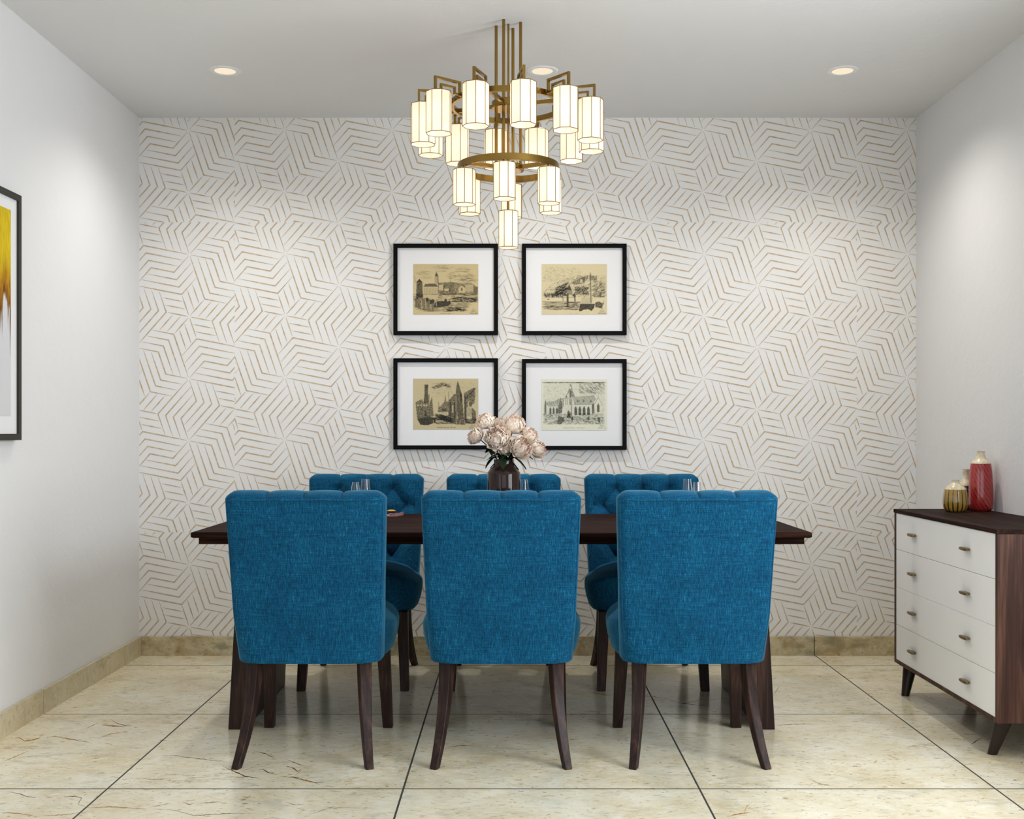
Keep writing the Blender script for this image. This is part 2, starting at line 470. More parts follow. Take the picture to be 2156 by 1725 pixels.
for (y0, y1, z0, z1) in ((W3[0], W3[0]+.06, W3[2], W3[3]), (W3[1]-.06, W3[1], W3[2], W3[3]), (W3[0]+.06, W3[1]-.06, W3[2], W3[2]+.06), (W3[0]+.06, W3[1]-.06, W3[3]-.06, W3[3])):
    b.box(XL-.10, XL-.05, y0, y1, z0, z1)
struct("added_window_3", b, M["frame_white"])
# right wall with a window opening nearer than the picture's edge
W1 = (1.25, 3.35, .75, 2.25)
b = MB()
b.box(XR, XR+TH, YN-TH, W1[0], 0, ZC); b.box(XR, XR+TH, W1[1], YB+TH, 0, ZC)
b.box(XR, XR+TH, W1[0], W1[1], 0, W1[2]); b.box(XR, XR+TH, W1[0], W1[1], W1[3], ZC)
struct("wall_right", b, M["wall"])
b = MB()
for (y0, y1, z0, z1) in ((W1[0], W1[0]+.06, W1[2], W1[3]), (W1[1]-.06, W1[1], W1[2], W1[3]), (W1[0]+.06, W1[1]-.06, W1[2], W1[2]+.06), (W1[0]+.06, W1[1]-.06, W1[3]-.06, W1[3]), ((W1[0]+W1[1])/2-.025, (W1[0]+W1[1])/2+.025, W1[2]+.06, W1[3]-.06)):
    b.box(XR+.05, XR+.10, y0, y1, z0, z1)
struct("window_1", b, M["frame_white"])
# wall behind the camera; its wide window is added for fill light
W2 = (-1.35, 1.75, .35, 2.35)
b = MB()
b.box(XL, W2[0], YN-TH, YN, 0, ZC); b.box(W2[1], XR, YN-TH, YN, 0, ZC)
b.box(W2[0], W2[1], YN-TH, YN, 0, W2[2]); b.box(W2[0], W2[1], YN-TH, YN, W2[3], ZC)
struct("wall_front", b, M["wall"])
b = MB()
for (x0, x1, z0, z1) in ((W2[0], W2[0]+.06, W2[2], W2[3]), (W2[1]-.06, W2[1], W2[2], W2[3]), (W2[0]+.06, W2[1]-.06, W2[2], W2[2]+.06), (W2[0]+.06, W2[1]-.06, W2[3]-.06, W2[3]), (.17, .23, W2[2]+.06, W2[3]-.06)):
    b.box(x0, x1, YN-.10, YN-.05, z0, z1)
struct("added_window_2", b, M["frame_white"])

# ---- back wall with its printed wallpaper lines
def wallpaper_polys():
    ROW = 130.6; E = ROW / math.sqrt(7); A0 = math.radians(30.3 - 19.107)
    U = [(1,0),(0,1),(-1,1),(-1,0),(0,-1),(1,-1)]
    ux = (E*math.cos(A0), E*math.sin(A0)); uy = (E*math.cos(A0+PI/3), E*math.sin(A0+PI/3))
    add = lambda p, q: (p[0]+q[0], p[1]+q[1])
    X0, Y0, X1, Y1 = 494.3, 468.0, 494.3+654.7, 468.0+653.0
    ORG = (601.4, 534.0)
    def cls(p, q):
        d = (q[0]-p[0], q[1]-p[1])
        if d[1] == 0: return 0
        if d[0] == 0: return 1
        return 2
    stars = {}; segs = {}
    def toP(p): return (ORG[0] + (p[0]*ux[0] + p[1]*uy[0])/3, ORG[1] + (p[0]*ux[1] + p[1]*uy[1])/3)
    for m in range(-4, 9):
        for n in range(-9, 10):
            s = (2*m - n, m + 3*n)
            P = toP((s[0]*3, s[1]*3))
            if not (X0-160 < P[0] < X1+160 and Y0-160 < P[1] < Y1+160): continue
            stars[(s[0]*3, s[1]*3)] = (n + 2*m) % 3
    for s3, ty in stars.items():
        s = (s3[0]//3, s3[1]//3); tris = []
        for i in range(6):
            a, c = U[i], U[(i+1) % 6]
            dc = (i if ty == 1 else i+1) % 3
            tris.append((s, add(s, a), add(s, c), dc)); tris.append((add(s, a), add(s, c), add(s, add(a, c)), dc))
        tris.append((add(s, (1,0)), add(s, (2,-1)), add(s, (2,0)), (1, 2, 0)[ty]))
        tris.append((add(s, (0,1)), add(s, (1,1)), add(s, (0,2)), (1, 0, 2)[ty]))
        for (p, q, r, dc) in tris:
            for (a, c, ap) in ((p, q, r), (q, r, p), (r, p, q)):
                if cls(a, c) == dc: break
            for k in range(3):
                A = (a[0]*3 + (ap[0]-a[0])*k, a[1]*3 + (ap[1]-a[1])*k)
                C = (c[0]*3 + (ap[0]-c[0])*k, c[1]*3 + (ap[1]-c[1])*k)
                ray2 = k == 0 and (stars.get(A) == 1 or stars.get(C) == 1)
                segs[frozenset((A, C))] = ray2
    S = [tuple(k) for k in segs]; ray = [segs[k] for k in segs]
    ends = {}
    for i, (a, c) in enumerate(S):
        ends.setdefault(a, []).append(i); ends.setdefault(c, []).append(i)
    join = {}
    for p, ids in ends.items():
        if p in stars or len(ids) < 2: continue
        P = toP(p); dirs = []
        for i in ids:
            q = S[i][1] if S[i][0] == p else S[i][0]
            Q = toP(q); d = (Q[0]-P[0], Q[1]-P[1]); l = math.hypot(*d); dirs.append((d[0]/l, d[1]/l))
        used = set()
        for want in (-.97, -.3):
            for x in range(len(ids)):
                for y in range(x+1, len(ids)):
                    if ids[x] in used or ids[y] in used: continue
                    if want == -.3 and (ray[ids[x]] or ray[ids[y]]): continue
                    if dirs[x][0]*dirs[y][0] + dirs[x][1]*dirs[y][1] < want:
                        join[(ids[x], p)] = ids[y]; join[(ids[y], p)] = ids[x]; used |= {ids[x], ids[y]}
    done = set(); quads = []
    for i0 in range(len(S)):
        if i0 in done: continue
        def walk(i, p):
            out = []; seen = 0
            while (i, p) in join and seen < 60:
                i = join[(i, p)]
                if i in done: break
                done.add(i); p = S[i][1] if S[i][0] == p else S[i][0]; out.append(p); seen += 1
            return out
        done.add(i0)
        fw = walk(i0, S[i0][1]); bw = walk(i0, S[i0][0])
        pts = [toP(p) for p in list(reversed(bw)) + [S[i0][0], S[i0][1]] + fw]
        # merge collinear, trim and taper the free ends
        L = [math.dist(pts[k], pts[k+1]) for k in range(len(pts)-1)]; tot = sum(L)
        trim = min(3.2, tot*.08); tp = min(E*1.0, tot*.42)
        marks = sorted(set([trim, trim + tp*.35, trim + tp*.7, trim+tp, tot-trim-tp, tot-trim-tp*.7, tot-trim-tp*.35, tot-trim] + [sum(L[:k]) for k in range(1, len(pts)-1)]))
        marks = [m_ for m_ in marks if trim-1e-6 <= m_ <= tot-trim+1e-6]
        def at(sv):
            acc = 0
            for k, l in enumerate(L):
                if sv <= acc + l + 1e-9:
                    f = (sv-acc)/l; return (pts[k][0]+(pts[k+1][0]-pts[k][0])*f, pts[k][1]+(pts[k+1][1]-pts[k][1])*f)
                acc += l
            return pts[-1]
        PP = []; WW = []
        for mk in marks:
            q = at(mk)
            if PP and math.dist(PP[-1], q) < .05: continue
            e = min(mk - trim, tot - trim - mk) / tp
            PP.append(q); WW.append(.30 + 1.05*min(1.0, max(0.0, e))**.75)
        if len(PP) < 2: continue
        off = []
        for k in range(len(PP)):
            d0 = d1 = None
            if k > 0: d0 = (PP[k][0]-PP[k-1][0], PP[k][1]-PP[k-1][1])
            if k < len(PP)-1: d1 = (PP[k+1][0]-PP[k][0], PP[k+1][1]-PP[k][1])
            d0 = d0 or d1; d1 = d1 or d0
            n0 = (-d0[1]/math.hypot(*d0), d0[0]/math.hypot(*d0)); n1 = (-d1[1]/math.hypot(*d1), d1[0]/math.hypot(*d1))
            bx, by = n0[0]+n1[0], n0[1]+n1[1]; bl = math.hypot(bx, by) or 1; bx /= bl; by /= bl
            kk = WW[k] / max(.45, bx*n0[0]+by*n0[1])
            off.append(((PP[k][0]+bx*kk, PP[k][1]+by*kk), (PP[k][0]-bx*kk, PP[k][1]-by*kk)))
        for k in range(len(PP)-1):
            quads.append([off[k][0], off[k+1][0], off[k+1][1], off[k][1]])
    def clip(poly, ax, lim, keep_less):
        out = []
        for k in range(len(poly)):
            a, c = poly[k], poly[(k+1) % len(poly)]
            ia = (a[ax] <= lim) == keep_less; ic = (c[ax] <= lim) == keep_less
            if ia: out.append(a)
            if ia != ic:
                f = (lim - a[ax]) / (c[ax] - a[ax])
                out.append((a[0]+(c[0]-a[0])*f, a[1]+(c[1]-a[1])*f))
        return out
    res = []
    for ti in range(-1, 3):
        for tj in range(-1, 2):
            ox, oy = ti*654.7, tj*653.0
            lims = ((0, max(293.5, X0+ox), False), (0, min(1928.6, X1+ox), True), (1, max(248.5, Y0+oy), False), (1, min(1345, Y1+oy), True))
            if lims[0][1] >= lims[1][1] or lims[2][1] >= lims[3][1]: continue
            for q in quads:
                p = [(x+ox, y+oy) for (x, y) in q]
                for (ax, lim, less) in lims:
                    if not p: break
                    p = clip(p, ax, lim, less)
                if len(p) >= 3: res.append(p)
    return res
b = MB(); b.box(XL-TH, XR+TH, YB, YB+TH, 0, ZC)
for p in wallpaper_polys():
    v = [(wx(x, YB), YB-.0006, wz(y, YB)) for (x, y) in p]
    b.add(v, [tuple(range(len(v)))], 1)
struct("wall_back", b, [M["paper"], M["gold_ink"]], recalc=False)

# ---- marble skirting boards, cut at the tile joints
BH = .097; BT = .013
b = MB(); js = [XL+BT, .587, 1.529, XR-BT]
b.box(XL+BT, XR-BT, YB-BT, YB-.001, 0, BH-.0005, 1)
cuts = [XL+BT, -1.298, -.356, .587, 1.529, XR-BT]
for i in range(5): b.box(cuts[i]+(.0022 if i else 0), cuts[i+1]-(.0022 if i < 4 else 0), YB-BT-.002, YB-.001, 0, BH, 0)
struct("baseboard_back", b, [M["skirt_b"], M["grout"]])
ys = [YN+.02] + [5.45-.944*k for k in range(7, -1, -1)] + [YB-.0005]
for side in (0, 1):
    b = MB()
    x0, x1 = ((XL+.001, XL+BT) if side == 0 else (XR-BT, XR-.001))
    b.box(x0, x1, ys[0], ys[-1], 0, BH-.0005, 1)
    for i in range(len(ys)-1):
        a0, a1 = ys[i]+.0022, ys[i+1]-.0022
        if side == 0: b.box(x0, x1+.002, a0, a1, 0, BH, 0)
        else: b.box(x0-.002, x1, a0, a1, 0, BH, 0)
    struct("baseboard_left" if side == 0 else "baseboard_right", b, [M["skirt"], M["grout"]])

# ------------------------------------------------------------------ dining table
tb = thing("dining_table", "long dark walnut dining table with slab legs, set between the two rows of blue chairs", "table", (-.0453, 4.68, 0))
def chamfer_slab(mb, x0, x1, y0, y1, z0, z1, c):
    rr = []
    for (ins, z) in ((c, z0), (0, z0+c*.6), (0, z1-c*.7), (c*.7, z1)):
        rr.append([(x0+ins, y0+ins, z), (x1-ins, y0+ins, z), (x1-ins, y1-ins, z), (x0+ins, y1-ins, z)])
    mb.rings(rr, True, True, 0, False)
b = MB(); chamfer_slab(b, -1.168, 1.168, -.476, .476, .738, .760, .006); b.build("tabletop", M["wood_x"], tb, .002)
b = MB(); b.box(-1.152, 1.152, -.424, -.394, .7095, .738); b.box(-1.152, 1.152, .394, .424, .7095, .738)
b.box(-1.152, -1.122, -.394, .394, .7095, .738); b.box(1.122, 1.152, -.394, .394, .7095, .738)
b.build("apron", M["wood_x"], tb, .0015)
for sgn in (-1, 1):
    b = MB(); rr = []
    for (z, xo, th, y0, y1) in ((0, 1.044, .067, -.409, .33), (.7095, 1.008, .060, -.392, .33)):
        xs = sorted((sgn*xo, sgn*(xo-th)))
        rr.append([(xs[0], y0, z), (xs[1], y0, z), (xs[1], y1, z), (xs[0], y1, z)])
    b.rings(rr, True, True, 0, False)
    b.build("leg", M["wood_z"], tb, .003)

# ------------------------------------------------------------------ chairs
TX = .127; ROW1 = .872
PLEATS = []
for r_ in range(5):
    z_ = ROW1 - .08*r_
    for k_ in ((-1, 0, 1) if r_ % 2 == 0 else (-1.5, -.5, .5, 1.5)):
        if r_ == 0: PLEATS.append((k_*TX, z_, k_*TX, z_ + .06))
        for e_ in (-.5, .5):
            if r_ < 4 and abs(k_ + e_) <= 1.5: PLEATS.append((k_*TX, z_, (k_+e_)*TX, z_ - .08))
        if abs(k_) == 1.5: PLEATS.append((k_*TX, z_, math.copysign(.262, k_), z_ - .006))
def tuft(x, z):
    # 1 on a pad, 0 in a pleat between two buttons or at a button
    best = 1.0
    for (x0, z0, x1, z1) in PLEATS:
        if x < min(x0, x1) - .05 or x > max(x0, x1) + .05 or z < min(z0, z1) - .05 or z > max(z0, z1) + .05: continue
        dx, dz = x1-x0, z1-z0
        t_ = max(0.0, min(1.0, ((x-x0)*dx + (z-z0)*dz)/(dx*dx+dz*dz)))
        d = math.hypot(x-x0-t_*dx, z-z0-t_*dz)
        hor = .45 if abs(dz) < .01 else 1.0     # the short side pleats are shallower
        mid = 1 - .45*math.sin(PI*t_)*hor       # a pleat is deepest at its buttons
        k = min(1.0, d/.042)
        best = min(best, 1 - mid*hor*(1 - k**.62))
    return best
def back_yr(z):
    q = (z - .336)/(.905 - .336)
    return -.172 - .073*(q**1.15 if q > 0 else q)
def back_w(z):
    q = max(0, (z - .336)/(.905 - .336))
    return .250 + .0242*q**.75
def back_loop(z, zoff=0.0, ang=0.0, tufts=True):
    w = back_w(z); yr = back_yr(z)
    T = .102 + .05*max(0.0, (.62 - z)/.28)     # thicker towards the seat
    yf = yr + T
    low = max(0.0, (.50 - z)/.164)
    rc = .030 + .045*low                         # rear corner radius grows at the hem
    pts = []
    NR = 88
    cb = .016
    for i in range(NR+1):                        # rear face left to right
        x = -w + rc + (2*w - 2*rc)*i/NR
        pts.append((x, yr - cb*(1 - (x/w)**2) + cb*.15))
    c0 = pts[-1][1]
    for k in range(1, 6):
        a = -PI/2 + PI/2*k/6
        pts.append((w - rc + rc*math.cos(a), c0 + rc + rc*math.sin(a)))
    rf = .032
    pts.append((w, (c0 + rc + yf - rf)/2))
    for k in range(0, 6):
        a = PI/2*k/5
        pts.append((w - rf + rf*math.cos(a), yf - rf + rf*math.sin(a)))
    NF = 120
    for i in range(1, NF):
        x = (w - rf) - 2*(w - rf)*i/NF
        dp = (tuft(x, z) - 1)*.046 if tufts else 0.0
        e = max(0, abs(x) - (w - rf - .03))/.03
        pts.append((x, yf + .012*(1 - (x/w)**2) + dp))
    for k in range(0, 6):
        a = PI/2 + PI/2*k/5
        pts.append((-w + rf + rf*math.cos(a), yf - rf + rf*math.sin(a)))
    pts.append((-w, (c0 + rc + yf - rf)/2))
    for k in range(1, 6):
        a = PI + PI/2*k/6
        pts.append((-w + rc + rc*math.cos(a), c0 + rc + rc*math.sin(a)))
    out = []
    ym = (yr + yf)/2
    for (x, y) in pts:
        if ang > 0:
            ca, sa = math.cos(ang), math.sin(ang)
            pf = min(1.0, abs(math.sin(PI*x/TX))*1.02)**.38 if abs(x) < .19 else (1.0 if abs(x) < w - .05 else 1.0)
            xx = math.copysign(max(0, abs(x) - .018*(1-ca)*max(0, (abs(x)-w+.035)/.035)), x)
            yy = ym + (y - ym)*ca
            gr = sum(math.exp(-((x - q_*TX)/.0050)**2) for q_ in (-1, 0, 1))
            yy = ym + (yy - ym)*(1 - .13*gr*min(1, sa*2.2))
            edge = max(0.0, (abs(x) - w + .05)/.05)
            zz = z + .032*sa*(1 - .40*edge**3) - .007*(1 - pf)*sa - .005*gr*sa
            out.append((xx, yy, zz))
        else:
            out.append((x, y, z))
    return out
def chair(name, label, loc, rot, group):
    t_ = thing(name, label, "chair", loc, rot, group)
    b = MB(); rr = []
    zs = [.336, .340] + [.345 + (.905-.345)*i/130 for i in range(131)]
    for i, z in enumerate(zs):
        L_ = back_loop(z)
        if i == 0: L_ = [(x*.985, y*.97 - .004, zz) for (x, y, zz) in L_]
        rr.append(L_)
    for k in range(1, 9):
        rr.append(back_loop(.905, ang=PI/2*k/9))
    b.rings(rr, True, True, 0, True)
    b.build("backrest", M["fabric"], t_)
    # piping round the rear panel
    b = MB(); path = []
    off = .002
    def corner(z, s_):
        w = back_w(z); low = max(0.0, (.50 - z)/.164); rc = .030 + .045*low
        L_ = back_yr(z) + .0024
        return (s_*(w - rc*(1 - math.cos(PI/4)) + off*.7), L_ + rc*(1 - math.sin(PI/4)) - off*.7, z)
    for i in range(31): path.append(corner(.338 + (.902-.338)*i/30, -1))
    for i in range(1, 30):
        q = -1 + 2*i/30; w = back_w(.905) - .012
        path.append((q*w, back_yr(.905) - .016*(1 - q*q*.96) + .0024 - .0022, .906))
    for i in range(30, -1, -1): path.append(corner(.338 + (.902-.338)*i/30, 1))
    b.tube(path, .0034, 8); b.build("piping", M["fabric"], t_)
    for r_ in range(4):
        for k in ((-1, 0, 1) if r_ % 2 == 0 else (-1.5, -.5, .5, 1.5)):
            z = ROW1 - .08*r_; x = k*TX
            yf = back_yr(z) + .102 + .05*max(0.0, (.62 - z)/.28) + .012*(1 - (x/back_w(z))**2) - .043
            b = MB(); prof = [(.0115, 0), (.0108, .004), (.0075, .0075), (.002, .009)]
            rr = [[(x + r*math.cos(2*PI*i/14), yf + h - .001, z + r*math.sin(2*PI*i/14)) for i in range(14)] for (r, h) in prof]
            b.rings(rr, True, True, 0, True); b.build("button", M["button"], t_)
    # seat
    b = MB(); rr = []; NS = 72
    def sring(s_, z, grow=0.0):
        out = []
        for i in range(NS):
            a = 2*PI*i/NS; ca, sa = math.cos(a), math.sin(a)
            ex = 2/3.0
            hw = .287 + grow; hl = .232 + grow
            out.append((s_*hw*math.copysign(abs(ca)**ex, ca), .068 + s_*hl*math.copysign(abs(sa)**ex, sa), z))
        return out
    def edge(x): return .432 + .088*max(0.0, 1 - (x/.300)**2)**.5
    for (ins, q) in ((.045, 0.0), (.030, .015), (.018, .12), (.007, .4), (.001, .7), (0, .9), (.002, .965), (.007, 1.0)):
        rr.append([(x, y, .337 + (edge(x) - .337)*q) for (x, y, z) in sring(1, 0, -ins)])
    for k in range(1, 13):
        s_ = 1 - k/13; ins = .007 + (1 - s_**.8)*.0
        rr.append([(x, y, edge(x*1.0) + .006 + .022*(1 - s_**2)**.6 if k > 1 else edge(x) + .004) for (x, y, z) in sring(s_, 0, -.010)])
    b.rings(rr, True, True, 0, True); b.build("seat", M["fabric"], t_)
    for s_ in (-1, 1):
        b = MB(); rr = []
        for k in range(9):
            q = k/8; z = .345*(1-q)
            hx = .0245*(1-q) + .0185*q
            x = s_*(.213 + .015*q); y = .232 + .038*q - .012*q*(1-q)
            rr.append([(x-hx, y-hx, z), (x+hx, y-hx, z), (x+hx, y+hx, z), (x-hx, y+hx, z)])
        b.rings(rr, True, True, 0, True); b.build("leg", M["wood_z"], t_, .003)
        b = MB(); rr = []
        for k in range(13):
            q = k/12; z = .350*(1-q)
            hx = .0285*(1-q) + .0170*q; hy = .026*(1-q) + .017*q
            x = s_*(.190 + .004*q + .030*q**2.2); y = -.135 - .020*q - .113*q**2.0
            ca, sa = math.cos(-s_*.42), math.sin(-s_*.42); kq = .80
            rr.append([(x + kq*(px_*hx*ca + py_*hy*sa), y + kq*(-px_*hx*sa + py_*hy*ca), z) for (px_, py_) in ((-1,-1),(1,-1),(1,1),(-1,1))])
        b.rings(rr, True, True, 0, True); b.build("leg", M["wood_z"], t_, .003)
    return t_
GC = "blue tufted chairs around the dining table"
c0 = chair("dining_chair", "blue upholstered dining chair seen from behind, leftmost of the near row", (-.7107, 4.042, 0), 0, GC)
for (x, y, r, lab) in (
    (-.042, 4.042, 0, "blue upholstered dining chair seen from behind, middle of the near row, before the vase"),
    (.629, 4.042, 0, "blue upholstered dining chair seen from behind, near row, closest to the white dresser"),
    (-.705, 5.190, PI, "blue button-tufted dining chair facing us across the table, leftmost of the far row"),
    (-.047, 5.190, PI, "blue button-tufted dining chair facing us, far row, partly hidden behind the flower vase"),
    (.6140, 5.190, PI, "blue button-tufted dining chair facing us, far row, closest to the white dresser")):
    c = copy_tree(c0); c.location = (x, y, 0); c.rotation_euler = (0, 0, r); c["label"] = lab

# ------------------------------------------------------------------ dresser
DX, DY0, DY1, DZ0, DZ1 = 1.660, 3.838, 4.877, .136, .802
XW = XR - BT - .004
dr = thing("dresser", "dark rosewood dresser with four white drawers and splayed legs against the right wall", "dresser", (DX+.19, (DY0+DY1)/2, 0))
ox, oy = -(DX+.19), -(DY0+DY1)/2
class OB(MB):
    def box(s, x0, x1, y0, y1, z0, z1, mi=0, M=None):
        MB.box(s, x0+ox, x1+ox, y0+oy, y1+oy, z0, z1, mi, M)
b = OB()
b.box(DX, XW, DY0, DY0+.018, DZ0, DZ1-.016); b.box(DX, XW, DY1-.018, DY1, DZ0, DZ1-.016)
b.box(DX, XW, DY0+.018, DY1-.018, DZ0, DZ0+.016); b.box(XW-.01, XW, DY0+.018, DY1-.018, DZ0+.016, DZ1-.016)
b.build("body", M["rose_z"], dr, .0012)
b = OB(); b.box(DX-.003, XW, DY0-.002, DY1+.002, DZ1-.016, DZ1); b.build("top", M["wood_y"], dr, .0015)
zl = [.152, .303, .465, .6286, .7855]
for i in range(4):
    b = OB(); b.box(DX+.002, DX+.020, DY0+.019, DY1-.019, zl[i]+((0, .0008, .0004, .0008)[i]), zl[i+1]-(.0008, .0004, .0008, .0004)[i]); 
    b.box(DX+.020, DX+.30, DY0+.03, DY0+.042, zl[i]+.01, zl[i+1]-.03); b.box(DX+.020, DX+.30, DY1-.042, DY1-.03, zl[i]+.01, zl[i+1]-.03)
    b.box(DX+.020, DX+.30, DY0+.042, DY1-.042, zl[i]+.01, zl[i]+.018)
    d = b.build("drawer", M["white"], dr, .0008)
    zc = (.224, .384, .547, .709)[i]
    for yy in (4.096, 4.640):
        b = MB(); rr = []
        for (q, s_) in ((0, .55), (.003, .8), (.014, 1.0), (.019, .9), (.021, .6)):
            ring = []
            for k in range(16):
                a = 2*PI*k/16
                ring.append((DX+.002-q+ox, yy+oy + s_*.038*math.copysign(abs(math.cos(a))**.7, math.cos(a)), zc + s_*.0068*math.copysign(abs(math.sin(a))**.7, math.sin(a))))
            rr.append(ring)
        b.rings(rr, True, True, 0, True); b.build("handle", M["bronze"], d)
for (sx, sy) in ((0, 0), (0, 1), (1, 0), (1, 1)):
    tx = (DX+.05) if sx == 0 else (XW-.06); ty = (DY0+.055) if sy == 0 else (DY1-.06)
    bx = tx - .022 if sx == 0 else tx + .02; by = ty + (.055 if sy == 0 else -.0)
    by = 3.949 if sy == 0 else 4.826; bx = 1.690 if sx == 0 else XW - .045
    ty = by - .055 if sy == 0 else by + .010; ty = by + (-.035 if sy == 0 else .012); tx = bx + (.028 if sx == 0 else -.028)
    b = MB(); rr = []
    for k in range(7):
        q = k/6; z = DZ0*(1-q); r = .031*(1-q) + .0165*q
        rr.append([(tx+(bx-tx)*q+ox + r*math.cos(2*PI*i/20), ty+(by-ty)*q+oy + r*math.sin(2*PI*i/20), z) for i in range(20)])
    b.rings(rr, True, True, 0, True); b.build("leg", M["leg_dark"], dr)

# ---- three ceramic vases on the dresser
def cvase(name, label, x, y, prof_body, prof_neck, mats):
    t_ = thing(name, label, "vase", (x, y, DZ1), 0, "striped ceramic vases on the dresser")
    b = MB(); b.lathe(prof_body, 40); b.build("body", mats[0], t_)
    b = MB(); b.lathe(prof_neck, 40, cap0=False, cap1=True); b.build("neck", mats[1], t_)
cvase("vase", "tall red ceramic vase with slanted dark lines and a cream neck", 1.985, 4.752,
      [(.036,0),(.043,.004),(.048,.014),(.0500,.035),(.0495,.08),(.0475,.13),(.0450,.170),(.0412,.198),(.0400,.2015)],
      [(.0402,.2012),(.0385,.206),(.034,.212),(.026,.219),(.0195,.226),(.0168,.233),(.0158,.243),(.0158,.252),(.0165,.2545),(.0135,.2545),(.0125,.245),(.0125,.232)],
      (M["red_glaze"], M["cream_glaze"]))
cvase("vase", "short round mustard vase with dark vertical ribs and a cream top", 1.857, 4.700,
      [(.030,0),(.040,.004),(.047,.014),(.0510,.032),(.0508,.048),(.0480,.072),(.0445,.090),(.0430,.0945)],
      [(.0432,.0942),(.040,.100),(.033,.108),(.024,.1145),(.0170,.119),(.0148,.124),(.0150,.131),(.0165,.134),(.0135,.134),(.0120,.128),(.0120,.12)],
      (M["yellow_glaze"], M["cream_glaze"]))
cvase("vase", "dark teal banded vase with a long cream neck, behind the red vase", 1.962, 4.850,
      [(.028,0),(.033,.004),(.036,.014),(.0370,.035),(.0365,.07),(.0350,.098),(.0335,.104)],
      [(.0337,.1037),(.031,.110),(.025,.118),(.0190,.125),(.0155,.133),(.0145,.145),(.0150,.165),(.0165,.174),(.0140,.1745),(.0125,.165),(.012,.14)],
      (M["teal_glaze"], M["cream_glaze"]))

# ------------------------------------------------------------------ chandelier
AX, AY = -.0200, 4.393
ch = thing("chandelier", "tiered brass chandelier with octagonal white glass shades hanging over the table", "chandelier", (AX, AY, ZC))
def Lz(zc_above): return CAMZ + zc_above - ZC
zr = Lz(1.284); zr2 = Lz(1.037)
rods = [(-.048, .020), (-.018, -.049), (.018, .047), (.048, -.019)]
for (x, y) in rods:
    b = MB(); b.tube([(x, y, 0), (x, y, zr2-.012)], .0062, 8); b.build("rod", M["brass"], ch)
b = MB(); b.tube([(0, 0, 0), (0, 0, Lz(.869))], .0042, 8); b.build("rod", M["brass"], ch)
def ring(z, r0, r1, h):
    b = MB(); rr = []
    for (r, dz) in ((r0, -h/2), (r1, -h/2), (r1, h/2), (r0, h/2), (r0, -h/2)):
        rr.append([(r*math.cos(2*PI*i/72), r*math.sin(2*PI*i/72), z+dz) for i in range(144)])
    b.rings(rr, False, False, 0, True)
    return b.build("ring", M["brass"], ch, .0008)
ring(zr, .213, .226, .022); ring(zr2, .186, .200, .026)
def hub(z, r, h):
    b = MB(); b.lathe([(r-.003, z-h/2), (r, z-h/2+.003), (r, z+h/2-.003), (r-.003, z+h/2)], 28); b.build("hub", M["brass"], ch)
hub(zr, .066, .030); hub(zr2, .062, .022)
for (z, ro, angs, hh) in ((zr, .216, (-110, -20, 70, 160), .016), (zr2, .190, (-150, -30, 90), .016)):
    for a in angs:
        a = math.radians(a); d = Vector((math.cos(a), math.sin(a), 0))
        b = MB(); b.bar([d*.055 + Vector((0,0,z)), d*ro + Vector((0,0,z))], .012, hh, (0,0,1)); b.build("spoke", M["brass"], ch, .0008)
def shade(c, rad, zb, zt, ph, parent):
    n = 8; R = rad
    def oc(r, z): return [(c[0]+r*math.cos(ph+2*PI*i/n), c[1]+r*math.sin(ph+2*PI*i/n), z) for i in range(n)]
    b = MB(); b.rings([oc(R-.0016, zb), oc(R, zb), oc(R, zt), oc(R-.012, zt+.001)], False, False, 0, False)
    b.rings([oc(R-.0016, zb), oc(R-.0016, zt-.002)], False, False, 0, False)
    o = b.build("lamp_shade", M["shade"], parent)
    b = MB()
    for p, q in zip(oc(R+.0003, zb), oc(R+.0003, zt)): b.tube([p, q], .0012, 6)
    for z in (zb, zt): b.tube(oc(R+.0003, z), .0014, 6, closed=True)
    b.lathe([(.010, zt-.004), (R-.010, zt-.003), (R-.010, zt+.001), (.012, zt+.004)], 8, (c[0], c[1], 0), smooth=False, ph=ph)
    b.build("shade_frame", M["shade_edge"], o)
    return o
bulbs = []
for k in range(12):
    a = math.radians(-80.5 + 30*k); d = Vector((math.cos(a), math.sin(a), 0)); tn = Vector((-math.sin(a), math.cos(a), 0))
    R = .335; c = d*R
    shade((c.x, c.y), .0485, Lz(1.117), Lz(1.2714), a + PI/8, ch)
    zt = Lz(1.2714)
    b = MB()
    P = lambda r, z: d*r + Vector((0, 0, z))
    b.bar([P(R+.016, zt), P(R+.016, Lz(1.326)), P(.238, Lz(1.326)), P(.238, zr-.004), P(.224, zr-.004)], .0085, .0095, tn)
    b.bar([P(R-.010, zt), P(R-.010, Lz(1.303)), P(.262, Lz(1.303)), P(.262, Lz(1.281)), P(.242, Lz(1.281))], .0075, .0085, tn)
    b.build("arm", M["brass"], ch)
    bulbs.append((c.x, c.y, (Lz(1.117)+Lz(1.2714))/2))
for k in range(6):
    a = math.radians(-94 + 60*k); c = Vector((math.cos(a), math.sin(a), 0))*.188
    shade((c.x, c.y), .0430, Lz(.8785), Lz(1.012), a + PI/8, ch)
    b = MB(); b.tube([(c.x, c.y, Lz(1.010)), (c.x, c.y, zr2-.010)], .006, 8); b.build("shade_stem", M["brass"], ch)
    bulbs.append((c.x, c.y, (Lz(.8785)+Lz(1.012))/2))
shade((0, 0), .0400, Lz(.7255), Lz(.867), PI/8, ch)
bulbs.append((0, 0, Lz(.797)))

